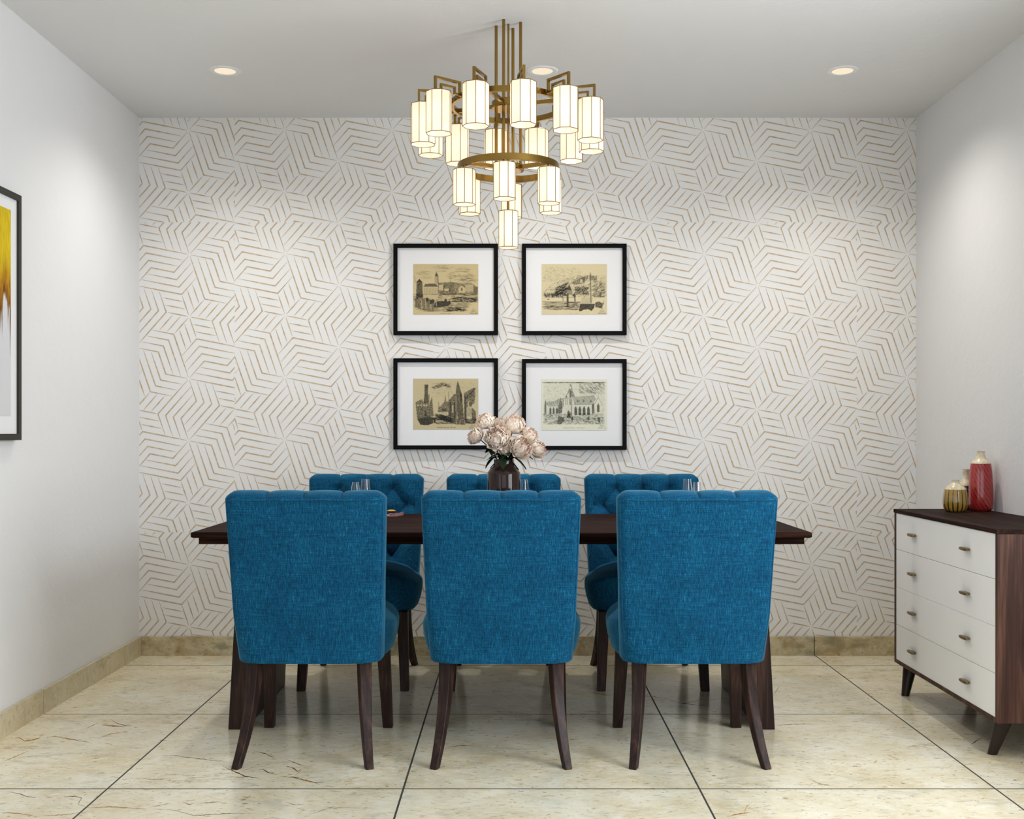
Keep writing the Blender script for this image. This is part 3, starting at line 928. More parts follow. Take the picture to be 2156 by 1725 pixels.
# ------------------------------------------------------------------ ceiling lights
for (px, lab) in ((474, "round recessed ceiling light left of the chandelier"), (1142, "round recessed ceiling light just behind the chandelier"), (1774, "round recessed ceiling light near the right wall")):
    x = wx(px, 4.956)
    t_ = thing("ceiling_light", lab, "ceiling light", (x, 4.956, ZC), 0, "recessed ceiling lights")
    b = MB(); b.lathe([(.046, -.0005), (.047, -.004), (.060, -.006), (.068, -.004), (.071, -.0005)], 40, cap0=False, cap1=False); b.build("trim_ring", M["trim"], t_)
    b = MB(); b.lathe([(.0465, -.0008), (.0455, -.0030), (.002, -.0035)], 40, cap0=False); b.build("light_disc", M["led"], t_)

# ------------------------------------------------------------------ pictures
class Ras:
    def __init__(s, w, h, x0, y0, x1, y1, seed=1):
        s.w, s.h = w, h; s.a = np.zeros((h, w)); s.r = np.random.RandomState(seed)
        xs = x0 + (x1-x0)*(np.arange(w)+.5)/w; ys = y0 + (y1-y0)*(np.arange(h)+.5)/h
        s.X, s.Y = np.meshgrid(xs, ys); s.px = (x1-x0)/w; s.box = (x0, y0, x1, y1)
    def mask(s, pts):
        m = np.zeros_like(s.a, bool); n = len(pts)
        for i in range(n):
            (xa, ya), (xb, yb) = pts[i], pts[(i+1) % n]
            if ya == yb: continue
            c = ((ya > s.Y) != (yb > s.Y)) & (s.X < (xb-xa)*(s.Y-ya)/(yb-ya) + xa)
            m ^= c
        return m
    def poly(s, pts, v, jit=.18, tex=0.5, w=1.0):
        m = s.mask(pts); nz = s.r.rand(*s.a.shape)
        val = np.clip(v + (nz-.5)*2*jit*tex*2, 0, 1)
        s.a[m] = s.a[m]*(1-w) + val[m]*w
    def line(s, p, q, v, wd=None):
        wd = wd or s.px*1.2
        dx, dy = q[0]-p[0], q[1]-p[1]; l2 = dx*dx+dy*dy or 1
        tt = np.clip(((s.X-p[0])*dx + (s.Y-p[1])*dy)/l2, 0, 1)
        dd = np.hypot(s.X-p[0]-tt*dx, s.Y-p[1]-tt*dy)
        k = np.clip(1.2 - dd/(wd*.6), 0, 1)
        s.a = np.maximum(s.a, v*k) if v > 0 else s.a*(1 - k)
    def hatch(s, pts, n, ang, ln, v, spread=.25):
        m = s.mask(pts); ii = np.argwhere(m)
        if not len(ii): return
        for _ in range(n):
            j, i = ii[s.r.randint(len(ii))]
            a = ang + (s.r.rand()-.5)*2*spread; L_ = ln*(.4+s.r.rand())
            p = (s.X[j, i], s.Y[j, i])
            x0, y0 = p[0]-math.cos(a)*L_/2, p[1]-math.sin(a)*L_/2
            k = max(2, int(L_/s.px*1.5))
            for q in range(k):
                xx = int((x0 + math.cos(a)*L_*q/k - s.box[0])/s.px); yy = int((y0 + math.sin(a)*L_*q/k - s.box[1])/s.px)
                if 0 <= xx < s.w and 0 <= yy < s.h: s.a[yy, xx] = min(1, s.a[yy, xx] + v*(.5+.5*s.r.rand()))
    def ell(s, cx, cy, rx, ry, v, jit=.15):
        m = ((s.X-cx)/rx)**2 + ((s.Y-cy)/ry)**2 < 1
        val = np.clip(v + (s.r.rand(*s.a.shape)-.5)*2*jit, 0, 1); s.a[m] = val[m]
    def caption(s, x0, x1, y, h, v=.55):
        x = x0
        while x < x1:
            L_ = s.px*(1.5+2.5*s.r.rand())
            if s.r.rand() > .15: s.line((x, y + (s.r.rand()-.5)*h*.5), (min(x+L_, x1), y + (s.r.rand()-.5)*h*.5), v*(.6+.4*s.r.rand()), h*.8)
            x += L_*1.25
    def stamp(s, cx, cy):
        s.line((cx-60, cy+10), (cx, cy-70), .55); s.line((cx, cy-70), (cx+60, cy+10), .55)
        for k in range(10): s.line((cx-40+8*k, cy-20+20*(k % 2)), (cx-36+8*k, cy+5), .5)
        s.caption(cx-90, cx+95, cy+45, 20, .9)
R_ = lambda x0, y0, x1, y1: [(x0,y0),(x1,y0),(x1,y1),(x0,y1)]

def art_harbour():
    s = Ras(206, 160, 340, 185, 1925, 1410, 3)
    for (cx, cy, rx, ry, v) in ((620, 420, 200, 60, .30), (660, 520, 110, 40, .32), (1060, 270, 260, 50, .28), (1050, 350, 160, 40, .22), (1500, 480, 330, 130, .34), (1700, 600, 220, 70, .38), (1560, 320, 160, 50, .3)):
        s.hatch([(cx+rx*math.cos(a*PI/8), cy+ry*math.sin(a*PI/8)) for a in range(16)], int(rx*ry/330), 0.05, 110, v*.7, .12)
    s.poly([(980,640),(1300,620),(1560,660),(1720,640),(1810,680),(1900,760),(1900,930),(980,930)], .62, .5)
    s.poly([(590,740),(900,740),(950,780),(950,930),(590,930)], .12)
    for k in range(9): s.line((620+38*k, 770), (620+38*k, 910), .55, 12)
    s.poly([(590,740),(640,665),(880,660),(960,740)], .78)
    s.poly([(865,470),(880,400),(905,375),(930,400),(950,470),(955,670),(865,670)], .3); s.poly([(870,480),(905,375),(945,480)], .85)
    s.line((940, 470), (950, 670), .9, 22)
    s.poly(R_(950,640,1340,900), .72, .5); s.poly(R_(960,690,1070,830), .15); s.poly([(1090,780),(1220,780),(1190,840),(1110,840)], .1)
    s.poly([(1440,770),(1520,710),(1600,770),(1600,880),(1440,880)], .12); s.poly(R_(1600,680,1800,850), .25); s.ell(1520, 800, 22, 40, .8)
    s.poly(R_(1800,740,1910,900), .75)
    s.line((1240,470),(1245,640),.6,14); s.line((370,480),(400,640),.6,14)
    s.poly([(410,630),(495,545),(575,630)], .95); s.poly([(425,630),(565,630),(590,1200),(410,1200)], .82, .35)
    s.hatch([(360,920),(1900,900),(1900,1080),(1500,1340),(600,1340),(380,1230)], 800, 0, 130, .3, .1)
    s.poly([(590,930),(960,930),(930,1040),(600,1060)], .12)
    s.hatch(R_(1300,1000,1900,1120), 150, 0, 120, .3, .1); s.hatch(R_(1180,1230,1600,1330), 130, 0, 120, .34, .1)
    s.poly([(380,1040),(480,1000),(580,1010),(720,1020),(840,1100),(860,1330),(700,1320),(560,1290),(390,1230)], .72, .55)
    s.poly([(860,1130),(960,1080),(1090,1080),(1240,1100),(1200,1200),(1000,1230),(840,1240)], .95)
    for x, h in ((540,260),(640,220),(760,240),(890,150)): s.line((x, 1050), (x+20, 1050+h), -1, 14)
    for x, y in ((680,1050),(770,1100),(820,1090),(1130,1080),(1220,1120)): s.ell(x, y, 34, 55, .95)
    s.caption(1000, 1280, 1380, 16, .6); s.stamp(1805, 1330)
    return s.a, (.60, .49, .275)
def art_hill():
    s = Ras(206, 160, 350, 185, 1935, 1410, 5)
    s.hatch(R_(400,280,1300,620), 260, .5, 60, .22, .8)
    s.hatch([(380,850),(640,650),(900,530),(1400,440),(1700,470),(1900,460),(1900,980),(400,1000)], 800, -.55, 70, .28, .35)
    s.poly([(1060,640),(1300,520),(1480,450),(1500,520),(1380,640),(1150,700)], .62, .5); s.poly(R_(1310,510,1400,600), .8)
    s.poly([(1500,460),(1690,480),(1690,580),(1500,580)], .62, .5); s.line((1490,430),(1490,560),-1,22); s.line((1530,410),(1545,1120),.9,24)
    s.poly(R_(1290,560,1340,640), .15); s.poly(R_(1110,700,1350,850), .18, .4); s.hatch(R_(1150,740,1500,930), 250, -.5, 70, .4, .4)
    s.hatch([(700,760),(980,640),(960,900),(700,940)], 300, -.4, 80, .4, .4)
    s.hatch(R_(420,900,860,1000), 220, 1.2, 50, .4, .6)
    s.hatch(R_(1600,600,1900,960), 200, -.5, 80, .34, .3)
    s.line((375,1100),(1290,1105),.8,18); s.line((380,1220),(1150,1220),.75,20); s.hatch(R_(420,1120,1280,1300), 260, 0, 150, .3, .06)
    s.poly([(965,820),(1000,720),(1017,650),(1035,720),(1080,820)], .95); s.poly([(960,820),(1090,820),(1100,930),(960,930)], .6)
    s.poly(R_(960,900,1005,1200), .9); s.poly([(840,950),(890,890),(950,900),(960,960)], .9); s.poly([(1090,950),(1140,890),(1185,960),(1160,1000)], .95)
    s.line((1150,960),(1160,1090),.95,34); s.line((870,960),(870,1080),.75,20); s.line((880,990),(1150,990),.7,16)
    s.line((1370,700),(1375,1000),.8,14)
    for k in range(12): s.line((1320+24*k, 1000), (1330+20*k, 1150), .6, 10)
    s.poly([(1285,1150),(1640,1150),(1620,1240),(1560,1320),(1480,1280),(1370,1290),(1300,1330),(1250,1320)], .93)
    s.poly([(1640,1120),(1740,1090),(1830,1140),(1820,1260),(1650,1230)], .85, .3); s.poly(R_(1610,960,1880,990), .7, .4); s.ell(1770,930,30,70,.8)
    s.poly([(1840,1060),(1860,1160),(1820,1170)], .7); s.ell(515,1040,30,14,.8)
    s.caption(1020, 1250, 1380, 14, .45); s.stamp(1810, 1330)
    return s.a, (.69, .60, .385)
def art_canal():
    s = Ras(206, 160, 340, 205, 1925, 1435, 8)
    s.hatch([(780,430),(1060,300),(1240,350),(1240,440),(1100,380),(900,460)], 170, -.2, 70, .26, .4); s.hatch(R_(800,300,1900,640), 260, .6, 60, .16, .8)
    s.poly([(615,350),(710,350),(700,520),(720,820),(590,820),(620,540)], .85, .3); s.line((655,370),(655,800),.35,10)
    s.poly([(400,780),(560,700),(600,800),(740,820),(800,640),(830,1010),(830,1120),(440,1180)], .68, .5); s.line((725,590),(725,800),.8,22)
    for x in (460, 535, 610, 670): s.ell(x, 850, 22, 24, .05)
    s.poly([(420,900),(820,900),(840,1100),(440,1170)], .72, .4); s.poly([(640,950),(600,1110),(690,1110)], .9)
    s.poly([(440,1180),(700,1120),(880,1150),(890,1260),(700,1330),(520,1320)], .95)
    s.poly([(940,1010),(960,760),(980,900),(1100,760),(1125,600),(1150,760),(1200,760),(1200,1000),(940,1020)], .66, .5); s.line((1205,520),(1205,760),.8,14)
    s.poly(R_(1020,1010,1180,1085), .12, .3); s.poly(R_(1040,930,1150,1000), .85)
    s.poly([(1195,750),(1330,580),(1400,580),(1400,1180),(1195,1100)], .75, .45); s.poly(R_(1285,850,1320,1030), .12)
    s.poly(R_(1225,770,1260,1090), .9); s.poly(R_(1335,770,1370,1180), .92)
    s.poly([(1375,470),(1425,250),(1485,470),(1530,600),(1570,1190),(1420,1190),(1385,740)], .80, .3); s.poly([(1480,560),(1530,600),(1525,740),(1480,740)], .95)
    s.line((1380,620),(1380,1000),-1,10)
    s.poly([(1570,560),(1820,420),(1850,560),(1830,800),(1640,900),(1640,1200),(1570,1200)], .72, .5); s.line((1600,620),(1620,1190),.95,40); s.line((1620,680),(1840,450),.95,44)
    s.poly(R_(1660,760,1720,860), .15); s.poly([(1690,780),(1780,760),(1760,880),(1710,880)], .8)
    s.poly([(1760,900),(1860,1000),(1870,1230),(1760,1200)], .75, .4); s.poly(R_(1650,900,1760,1120), .3, .5)
    s.poly([(850,1050),(1000,1060),(1380,1180),(1600,1200),(1600,1320),(1380,1310),(1000,1200)], .82, .45)
    s.hatch(R_(880,1100,1300,1300), 240, .25, 100, .4, .2); s.hatch(R_(1600,1180,1860,1290), 160, .3, 60, .5, .5)
    for x in (830, 1390, 1590, 1480): s.line((x,1200),(x,1300),-1,10)
    s.caption(930, 1360, 1385, 26, .75); s.stamp(1790, 1350)
    return s.a, (.57, .485, .295)
def art_church():
    s = Ras(206, 160, 230, 215, 1825, 1450, 11)
    m = R_(280,285,1760,1310)
    s.poly(m, .10, .12); s.hatch(m, 700, .5, 60, .14, 1.0); s.hatch(R_(1150,290,1760,560), 330, .6, 70, .25, .4); s.hatch(R_(280,285,1760,310), 90, 0, 120, .3, .1)
    s.poly([(310,760),(560,740),(640,680),(770,680),(770,870),(390,870)], .48, .5); s.poly([(300,850),(320,690),(350,850),(350,1050),(300,1050)], .75)
    s.poly(R_(390,880,640,1060), .15)
    for x in (445, 525, 605): s.poly([(x-24,1050),(x-24,940),(x,885),(x+24,940),(x+24,1050)], .85)
    s.poly([(630,900),(700,640),(740,900),(720,1040),(640,1050)], .8, .4)
    s.poly(R_(780,690,1010,1120), .14); s.poly([(800,660),(880,500),(915,360),(938,300),(960,360),(985,500),(1050,660)], .62, .4); s.ell(925,420,25,40,.2); s.ell(875,610,25,50,.1); s.line((935,500),(940,640),.95,36)
    s.line((770,680),(1060,690),.7,16); s.line((820,700),(820,830),.8,14); s.line((855,700),(855,830),.8,14); s.poly(R_(905,700,965,830), .6, .3); s.poly(R_(940,690,975,1120), .55, .3)
    s.poly([(850,1150),(860,1000),(885,960),(930,1010),(940,1150)], .82)
    s.poly([(1000,650),(1500,600),(1560,690),(1450,820),(1020,840)], .46, .35); s.line((1020,830),(1450,820),.75,14)
    for x in (1110,1255,1425): s.poly([(x-25,760),(x,710),(x+25,760)], .85)
    s.poly(R_(1010,850,1450,1130), .10)
    for x in (1060,1160,1265,1370): s.poly([(x-34,1080),(x-34,930),(x,860),(x+34,930),(x+34,1080)], .86); s.line((x,880),(x,1080),.45,8)
    s.poly([(1450,830),(1500,780),(1520,1040),(1450,1050)], .8); s.poly([(1520,820),(1610,650),(1700,820),(1690,1070),(1540,1070)], .10); s.poly([(1575,1010),(1575,860),(1610,790),(1640,860),(1640,1010)], .82)
    s.line((1500,840),(1610,650),.75,14); s.line((1610,650),(1720,850),.6,12); s.line((1610,580),(1612,650),.6,10)
    s.hatch(R_(290,1050,1750,1300), 700, .2, 60, .34, .7); s.poly([(610,1300),(640,1090),(760,1140),(790,1220),(700,1300)], .85, .3)
    s.ell(980,1170,28,50,.9); s.ell(1370,1160,30,50,.85); s.poly([(1580,1140),(1650,1130),(1660,1290),(1600,1230)], .88); s.line((990,1180),(1400,1190),.55,26); s.line((1240,1220),(1420,1260),.8,30)
    s.caption(760, 1275, 1392, 16, .6); s.stamp(1695, 1350)
    return s.a, (.76, .76, .62)

def picture_art(name, a, paper, w, h, y, parent, cols=None, ctr=(0, 0)):
    H_, W_ = a.shape[:2]
    xs = ctr[0] - w/2 + w*np.arange(W_)/(W_-1); zs = ctr[1] + h/2 - h*np.arange(H_)/(H_-1)
    X, Z = np.meshgrid(xs, zs); v = np.stack([X.ravel(), np.full(X.size, y), Z.ravel()], 1)
    idx = np.arange(H_*W_).reshape(H_, W_)
    f = np.stack([idx[:-1, :-1].ravel(), idx[1:, :-1].ravel(), idx[1:, 1:].ravel(), idx[:-1, 1:].ravel()], 1)
    # a sheet with real (1 mm) thickness: back face and rim
    n0 = len(v); bx = [(ctr[0]-w/2, y+.001, ctr[1]+h/2), (ctr[0]-w/2, y+.001, ctr[1]-h/2), (ctr[0]+w/2, y+.001, ctr[1]-h/2), (ctr[0]+w/2, y+.001, ctr[1]+h/2)]
    verts = v.tolist() + bx; faces = f.tolist() + [[n0+3, n0+2, n0+1, n0]]
    me = bpy.data.meshes.new(name); me.from_pydata(verts, [], faces); me.materials.append(M["ink"])
    if cols is None:
        ink = np.array((.018, .019, .018)); pc = np.array(paper)
        k = a.ravel()[:, None]; cols = pc*(1-k) + ink*k
    else: cols = cols.reshape(-1, 3)
    ca = me.color_attributes.new("ink", "FLOAT_COLOR", "POINT")
    buf = np.ones((len(verts), 4)); buf[:n0, :3] = cols; buf[n0:, :3] = .5
    ca.data.foreach_set("color", buf.ravel())
    o = bpy.data.objects.new(name, me); COL.objects.link(o); o.parent = parent
    return o
def frame_mesh(mb, w, h, bw, y0, y1, ctr=(0, 0)):
    rr = []
    def rect(ins, y): return [(-w/2+ins+ctr[0], y, -h/2+ins+ctr[1]), (w/2-ins+ctr[0], y, -h/2+ins+ctr[1]), (w/2-ins+ctr[0], y, h/2-ins+ctr[1]), (-w/2+ins+ctr[0], y, h/2-ins+ctr[1])]
    mb.rings([rect(0, y1), rect(0, y0), rect(bw, y0), rect(bw, y1), rect(0, y1)], False, False, 0, False)

def blur(a):
    p = np.pad(a, 1, mode="edge")
    return (p[1:-1,1:-1]*4 + (p[:-2,1:-1]+p[2:,1:-1]+p[1:-1,:-2]+p[1:-1,2:])*1.0)/8
FD = 5.672
for (x0, y0, x1, y1, ax0, ay0, ax1, ay1, art, lab) in (
    (828, 513, 1048.5, 705.5, 870, 556, 1007, 662.5, art_harbour, "black framed engraving of a waterside town with a spire and rowing boat, upper left"),
    (1099, 513, 1319.5, 705.5, 1140.5, 556, 1278, 662.5, art_hill, "black framed engraving of a hillside above ships and a pavilion, upper right"),
    (828, 754.5, 1048.5, 946.5, 870, 797.5, 1007, 904.5, art_canal, "black framed engraving of a canal with dark towers, lower left"),
    (1099, 756, 1319.5, 947.5, 1140.5, 799, 1278, 906, art_church, "black framed pale engraving of a church with arched windows, lower right")):
    cx, cz = wx((x0+x1)/2, FD), wz((y0+y1)/2, FD)
    t_ = thing("framed_print", lab, "picture", (cx, YB, cz), 0, "four framed engravings on the patterned wall")
    w, h = (x1-x0)*FD/F, (y1-y0)*FD/F
    b = MB(); frame_mesh(b, w, h, .0205, FD-YB, -.001); b.build("frame", M["black"], t_, .0012)
    b = MB(); b.box(-w/2+.018, w/2-.018, -.014, -.002, -h/2+.018, h/2-.018); b.build("mat", M["mat"], t_)
    d2 = YB - .016; a, paper = art()
    aw, ah = (ax1-ax0)*d2/F, (ay1-ay0)*d2/F
    pc = (wx((ax0+ax1)/2, d2) - cx, wz((ay0+ay1)/2, d2) - cz)
    picture_art("print", blur(a), paper, aw, ah, -.0155, t_, ctr=pc)

# ---- gold abstract painting on the left wall
fy0, fy1, fz0, fz1 = 3.42, 4.271, 1.106, 2.038
cy, cz = (fy0+fy1)/2, (fz0+fz1)/2; w, h = fy1-fy0, fz1-fz0
t_ = thing("framed_painting", "charcoal framed abstract painting of gold paint running down white, on the left wall", "picture", (XL, cy, cz), PI/2)
b = MB(); frame_mesh(b, w, h, .024, -.030, -.001); b.build("frame", M["olive"], t_, .0012)
b = MB(); b.box(-w/2+.020, w/2-.020, -.021, -.002, -h/2+.020, h/2-.020); b.build("mat", M["mat"], t_)
nw, nh = 260, 230; rs = np.random.RandomState(4)
pw, ph = w - .152, .771
aa = np.zeros((nh, nw))
def smooth(a, n, ax):
    for _ in range(n): a = (np.roll(a, 1, ax) + a*2 + np.roll(a, -1, ax))/4
    return (a - a.min())/(a.max() - a.min())
streak = smooth(smooth(rs.rand(nh, nw), 30, 0), 1, 1)      # long vertical brush streaks
fine = smooth(rs.rand(nh, nw), 6, 0)
lane = smooth(rs.rand(nw), 4, 0); broad = smooth(rs.rand(nw), 60, 0)
u = np.arange(nw)/(nw-1)
edge = .30 + .16*broad + .10*lane + .10*np.clip((u-.93)/.07, 0, 1)
drip = .05 + .30*np.clip(lane-.62, 0, 1)/.38 + .30*(u > .986)
V = (np.arange(nh)/(nh-1))[:, None]
k = np.clip(1 - (V - edge[None])/drip[None], 0, 1)
k = np.where(V < edge[None], 1.0, np.clip(k*1.6 - .9*fine*(1-k) - .25, 0, 1))
tone = np.clip((V/edge[None] - .52 + .5*(streak-.5) + .25*(fine-.5))/.55, 0, 1)[..., None]
yel = np.array((.72, .52, .010)); amb = np.array((.46, .20, .008)); brn = np.array((.15, .055, .008))
gold = np.where(tone < .5, yel*(1-tone*2) + amb*tone*2, amb*(2-tone*2) + brn*(tone*2-1))
gold = gold*(.70 + .55*streak[..., None])
white = np.array((.72, .73, .76))*(1 - .06*V)[..., None]
cols = white*(1-k[..., None]) + gold*k[..., None]
picture_art("canvas", aa, None, pw, ph, -.0222, t_, cols=np.clip(cols, 0, 1), ctr=(0, 1.5825-cz))

# ------------------------------------------------------------------ table ware
TZ = .760
vs = thing("flower_vase", "smoked brown glass vase with wide shoulders, in the middle of the table", "vase", (-.040, 4.68, TZ))
out = [(.050, 0), (.062, .002), (.0685, .010), (.0695, .03), (.0695, .198), (.0680, .208), (.060, .220), (.047, .231), (.0422, .238), (.0412, .248), (.0420, .2625)]
inn = [(.0385, .2625), (.0378, .248), (.0388, .2375), (.044, .228), (.057, .217), (.064, .207), (.0655, .198), (.0655, .03), (.062, .012), (.002, .010)]
b = MB(); b.lathe(out + inn, 48, cap0=True, cap1=True); b.build("body", M["vase_glass"], vs)

rp = random.Random(21)
def petal(mb, r, az, e0, e1, wid, curl, mi=0, ruf=1.0):
    # a cupped petal that follows a ball of radius r from elevation e0 to e1, its rim curling outward and ruffled
    nu, nv = 12, 7; vs_ = []
    ph0, ph1 = rp.random()*6, rp.random()*6
    tw = (rp.random()-.5)*.25
    for j in range(nv+1):
        q = j/nv; el = e0 + (e1-e0)*q
        rad = r*(.80 + .20*math.sin(PI*.5*min(1, q*1.6)) + curl*max(0, q-.55)**1.6*2.2)
        ww = wid*(.40 + .85*math.sin(PI*min(1, .14+.68*q)))*.8
        for i in range(nu+1):
            s_ = -1 + 2*i/nu
            a = az + tw*q + s_*ww/max(.30, math.cos(el*.8))
            notch = .08*math.sin(4.3*s_+ph0)*q**2 + .045*math.sin(8.7*s_+ph1)*q**3
            rr_ = rad*(1 + ruf*(.055*math.sin(5.1*s_+ph1)*q**1.5 + .022*math.sin(9*s_+ph0)*q**2.5) - .07*abs(s_)**2*(1-q))
            e2 = el - .22*abs(s_)**2.4*q + ruf*notch
            vs_.append((rr_*math.cos(e2)*math.cos(a), rr_*math.cos(e2)*math.sin(a), rr_*math.sin(e2)))
    f = [(j*(nu+1)+i, j*(nu+1)+i+1, (j+1)*(nu+1)+i+1, (j+1)*(nu+1)+i) for j in range(nv) for i in range(nu)]
    mb.add(vs_, f, mi, True)
def bloom_mesh(var):
    b = MB()
    for (n, r, e0, e1, wd, cu) in ((6, .98, -1.35, -.05, .66, .34), (7, .96, -1.2, .30, .60, .26), (8, .92, -.9, .58, .52, .22), (9, .86, -.5, .82, .46, .24), (9, .76, -.1, .98, .44, .30), (9, .64, .1, 1.10, .42, .36), (9, .62, .35, 1.25, .46, .34), (8, .66, .7, 1.42, .55, .28), (6, .68, 1.0, 1.54, .8, .2)):
        for k in range(n):
            fleck = r < .7 and rp.random() < (.08 if var else .015)
            petal(b, r*(.94+.12*rp.random()), 2*PI*(k+.6*rp.random())/n + r*7, e0+.2*rp.random(), e1+.30*(rp.random()-.5), wd*(.85+.3*rp.random()), cu, 1 if fleck else 0)
    for k in range(4 if var else 2):     # small coral petals among the cream
        petal(b, .98 + .05*rp.random(), rp.random()*2*PI, .6+.4*rp.random(), .80+.4*rp.random(), .08, .1, 1, .4)
    o = b.build("bloom", [M["petal"], M["petal_pink"]], None, recalc=False, sharp=False)
    me = o.data; bpy.data.objects.remove(o); return me
blooms = [bloom_mesh(0), bloom_mesh(1)]
VX, VY = -.040, 4.68
spec = [ # zoom px x, y, radius, depth offset, variant, tilt towards
    (500, 268, 165, .02, 0, "cream peony at the upper left of the bouquet"),
    (300, 562, 150, -.02, 0, "cream peony with one red fleck at the far left edge of the bouquet"),
    (738, 600, 215, -.075, 1, "largest cream peony, coral centre, front of the bouquet"),
    (775, 315, 135, .07, 0, "shaded peony half hidden at the back of the bouquet, between the two top blooms"),
    (1085, 330, 195, .01, 0, "large cream peony at the top right of the bouquet"),
    (1392, 530, 148, .0, 1, "cream peony right of the bouquet, above the rightmost bloom"),
    (1225, 795, 200, -.07, 1, "cream peony with three red flecks at the lower right front of the bouquet"),
    (1550, 825, 165, -.01, 1, "rightmost peony, low on the right edge of the bouquet"),
    (895, 800, 125, -.055, 1, "small dusky pink peony, lowest in the bouquet, just above the vase")]
for i, (zx, zy, zr_, dy, var, lab) in enumerate(spec):
    px, py = 970 + zx/9.585, 860 + zy/9.585
    d = 4.68 + dy; x, y, z = wx(px, d), d, wz(py, d); r = zr_/9.585*d/F*1.07
    t_ = thing("peony", lab, "flower", (VX, VY, TZ+.02), 0, "peonies in the glass vase")
    head = Vector((x-VX, y-VY, z-TZ-.02))
    o = bpy.data.objects.new("bloom", blooms[var]); COL.objects.link(o); o.parent = t_
    o.location = head; o.scale = (r, r, r*.92)
    aim = Vector((head.x*1.0, head.y*.6 - .10, max(.05, head.z - .235)*.75 + .02)).normalized()
    q = Vector((0, 0, 1)).rotation_difference(aim); q = q @ Matrix.Rotation(i*1.3, 3, 'Z').to_quaternion()
    o.rotation_mode = 'QUATERNION'; o.rotation_quaternion = q
    ang = 2*PI*i/9; foot = Vector((.040*math.cos(ang), .040*math.sin(ang), .0))
    mouth = Vector((head.x*.22 if abs(head.x) < .1 else math.copysign(.024, head.x), max(-.022, min(.022, head.y*.3)), .232))
    tip = head - aim*r*.55
    path = []
    for k in range(15):
        q_ = k/14
        p = foot*(1-q_)**2 + mouth*2*q_*(1-q_) + tip*q_**2 if False else None
        if q_ < .55: p = foot.lerp(mouth, q_/.55)
        else:
            u = (q_-.55)/.45; m2 = mouth + Vector((0, 0, .03)) + (tip-mouth)*.25
            p = mouth*(1-u)**2 + m2*2*u*(1-u) + tip*u*u
        path.append(p)
    b = MB(); b.tube(path, .0024, 7); b.build("stem", M["stem"], t_)
    for k in range(6):
        q_ = (.64, .74, .84, .60, .69, .79)[k]; u = (q_-.55)/.45; m2 = mouth + Vector((0, 0, .03)) + (tip-mouth)*.25
        st = mouth*(1-u)**2 + m2*2*u*(1-u) + tip*u*u
        a = i*2.4 + k*2.3; L_ = (.055 if k < 3 else .042) + .02*rp.random()
        dr_ = Vector((math.cos(a), math.sin(a)*.8, (-.35, .15, .15, .55, .4, .3)[k])).normalized(); sd = dr_.cross(Vector((0, 0, 1))).normalized(); up = sd.cross(dr_)
        b = MB(); vv = []
        for g in range(9):
            s_ = g/8; wdt = .0115*math.sin(PI*min(1, s_*.94+.03))**.8
            cpt = st + dr_*L_*s_ - Vector((0, 0, 1))*(.030*s_*s_)
            for e_ in (-1, -.5, 0, .5, 1): vv.append(cpt + sd*wdt*e_ + up*(.004*abs(e_)*1.0))
        n0 = len(vv)
        top = vv; bot = [p - up*.0006 for p in vv]
        ff = [(g*5+e_, g*5+e_+1, (g+1)*5+e_+1, (g+1)*5+e_) for g in range(8) for e_ in range(4)]
        b.add(top, ff, 0, True); b.add(bot, [tuple(reversed(f)) for f in ff], 0, True)
        b.build("leaf", M["leaf"], t_, recalc=False)

def tumbler(px, d, rt, rb, h, lab):
    o_ = [(rb*.80, 0), (rb*.95, .003), (rb*1.0, .02), (rb*1.0, .06), (rb*.97, .09), (rb*.86, .12), (rb*.74 if rt < rb*.7 else rt*1.1, h-.02), (rt, h)]
    i_ = [(rt-.0013, h), (o_[6][0]-.0014, h-.02), (rb*.86-.0014, .12), (rb*.97-.0014, .09), (rb-.0016, .06), (rb-.0018, .022), (rb*.75, .012), (.001, .011)]
    t_ = MB(); t_.lathe(o_ + i_, 32)
    g = t_.build("drinking_glass", M["glass"])
    g.location = (wx(px, d), d, TZ)
    return tag(g, lab, "glass", "clear glasses on the table")
tumbler(748.5, 4.705, .0130, .0235, .166, "slim clear glass, shorter looking of the pair at the left end of the table")
tumbler(769.5, 5.016, .0180, .0270, .166, "clear glass, taller looking of the pair at the left end of the table")
tumbler(1103.0, 4.990, .0150, .0260, .166, "single clear glass just right of the brown flower vase")
tumbler(1447.0, 5.016, .0165, .0265, .166, "clear glass before the tufted chair, left one of the pair at the right end")
tumbler(1467.5, 4.705, .0145, .0245, .166, "slim clear glass against the patterned wall, right one of the pair at right")

# pink napkin and small dish
nx, ny = wx(826, 5.03), 5.03
b = MB(); n_ = 12; vv = []
def nz_(u, v): return .006 + .006*math.sin(5*u+1)*math.cos(4*v) + .012*max(0, u)**3
for j in range(n_+1):
    for i in range(n_+1):
        u, v = -1+2*i/n_, -1+2*j/n_; vv.append((.034*u + .012*v, .042*v, nz_(u, v)*.7+.002))
bt = [(x, y, .0003) for (x, y, z) in vv]
ff = [(j*(n_+1)+i, j*(n_+1)+i+1, (j+1)*(n_+1)+i+1, (j+1)*(n_+1)+i) for j in range(n_) for i in range(n_)]
N1 = (n_+1)**2; rim = [j for j in range(n_+1)] + [(j+1)*(n_+1)+n_ for j in range(n_)] + [n_*(n_+1)+n_-1-j for j in range(n_)] + [(n_-1-j)*(n_+1) for j in range(n_-1)]
b.add(vv + bt, ff + [tuple(N1+k for k in reversed(f)) for f in ff] + [(rim[k], N1+rim[k], N1+rim[(k+1) % len(rim)], rim[(k+1) % len(rim)]) for k in range(len(rim))], 0, True)
o = b.build("napkin", M["pink"]); o.location = (nx, ny, TZ)
tag(o, "small pink napkin lying on the table behind the leftmost near chair", "napkin")
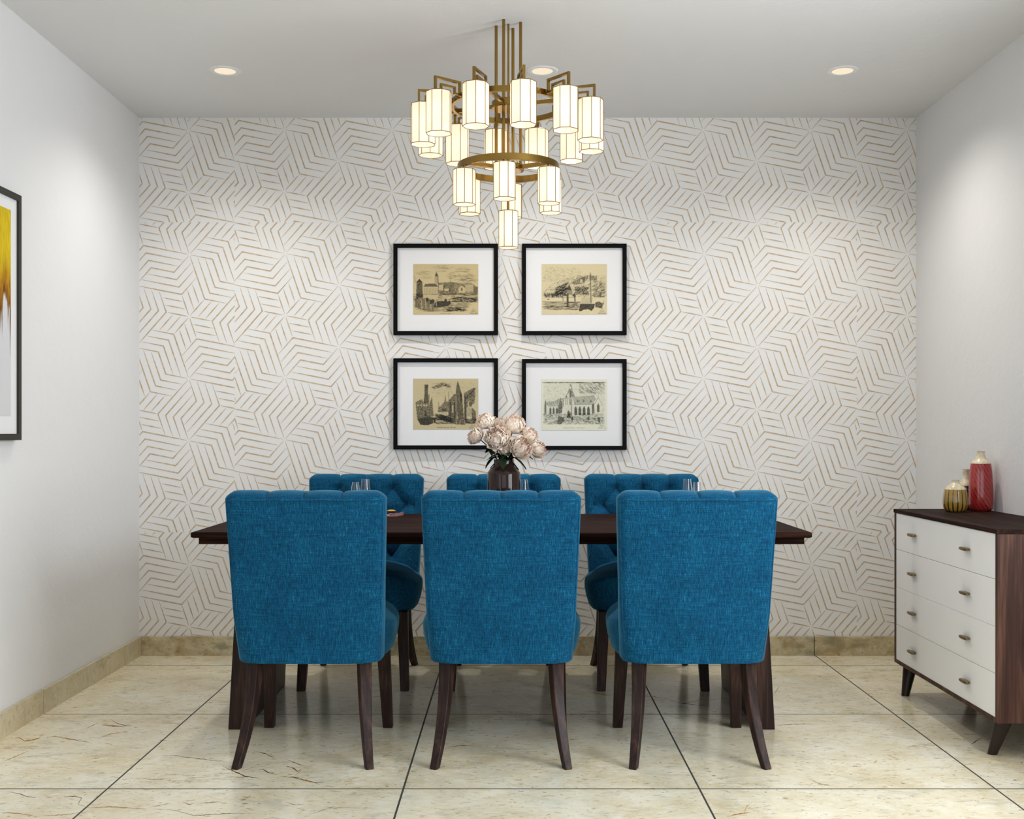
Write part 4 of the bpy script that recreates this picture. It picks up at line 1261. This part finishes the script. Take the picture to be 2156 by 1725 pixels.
t_ = thing("dish", "tiny dark dish with yellow contents resting on the pink napkin", "dish", (nx-.004, ny-.002, TZ+.0155))
b = MB(); b.lathe([(.009, -.003), (.014, -.001), (.020, .004), (.0225, .0075), (.0210, .0075), (.016, .004), (.002, .002)], 28); b.build("bowl", M["dish"], t_)
b = MB(); b.lathe([(.002, .0028), (.0165, .0045), (.0190, .0075), (.016, .0105), (.008, .0125), (.001, .013)], 24); b.build("filling", M["yellow"], t_)

# ------------------------------------------------------------------ lights
def area(name, loc, rot, sx, sy, power, col=(1, 1, 1), spread=180):
    l = bpy.data.lights.new(name, "AREA"); l.shape = "RECTANGLE"; l.size = sx; l.size_y = sy; l.energy = power; l.color = col
    l.spread = math.radians(spread)
    o = bpy.data.objects.new(name, l); COL.objects.link(o); o.location = loc; o.rotation_euler = rot; return o
area("daylight_right_window", (XR+.12, (W1[0]+W1[1])/2, (W1[2]+W1[3])/2), (0, PI/2, 0), W1[3]-W1[2], W1[1]-W1[0], 106, (.90, .945, 1))
area("added_front_fill", ((W2[0]+W2[1])/2, YN-.12, (W2[2]+W2[3])/2), (PI/2, 0, 0), W2[1]-W2[0], W2[3]-W2[2], 27, (.91, .95, 1))  # added fill from behind the camera, lights the chair backs
area("added_left_fill", (XL-.12, (W3[0]+W3[1])/2, (W3[2]+W3[3])/2), (0, -PI/2, 0), W3[3]-W3[2], W3[1]-W3[0], 17, (.91, .95, 1))  # added fill from the unseen left side, brightens the dresser drawers
for px in (474, 1142, 1774):
    l = bpy.data.lights.new("downlight", "SPOT"); l.energy = 57; l.color = (1, .955, .885); l.spot_size = math.radians(140); l.spot_blend = 1.0; l.shadow_soft_size = .045
    o = bpy.data.objects.new("downlight", l); COL.objects.link(o); o.location = (wx(px, 4.956), 4.956, ZC-.012)
for (x, y, z) in bulbs:
    l = bpy.data.lights.new("bulb", "POINT"); l.energy = .046; l.color = (1, .88, .68); l.shadow_soft_size = .015
    o = bpy.data.objects.new("bulb", l); COL.objects.link(o); o.location = (AX+x, AY+y, ZC+z)
wd = bpy.data.worlds.new("world"); sc.world = wd; wd.use_nodes = True
bg = wd.node_tree.nodes["Background"]; bg.inputs[0].default_value = (.85, .92, 1, 1); bg.inputs[1].default_value = .6

sc.view_settings.view_transform = "Standard"; sc.view_settings.look = "None"
sc.view_settings.gamma = 1.0; sc.view_settings.exposure = EXPO; sc.view_settings.use_curve_mapping = False
sc.cycles.max_bounces = 10; sc.cycles.diffuse_bounces = 5; sc.cycles.glossy_bounces = 4; sc.cycles.transmission_bounces = 8
sc.cycles.use_denoising = True
sc.cycles.caustics_reflective = False; sc.cycles.caustics_refractive = False
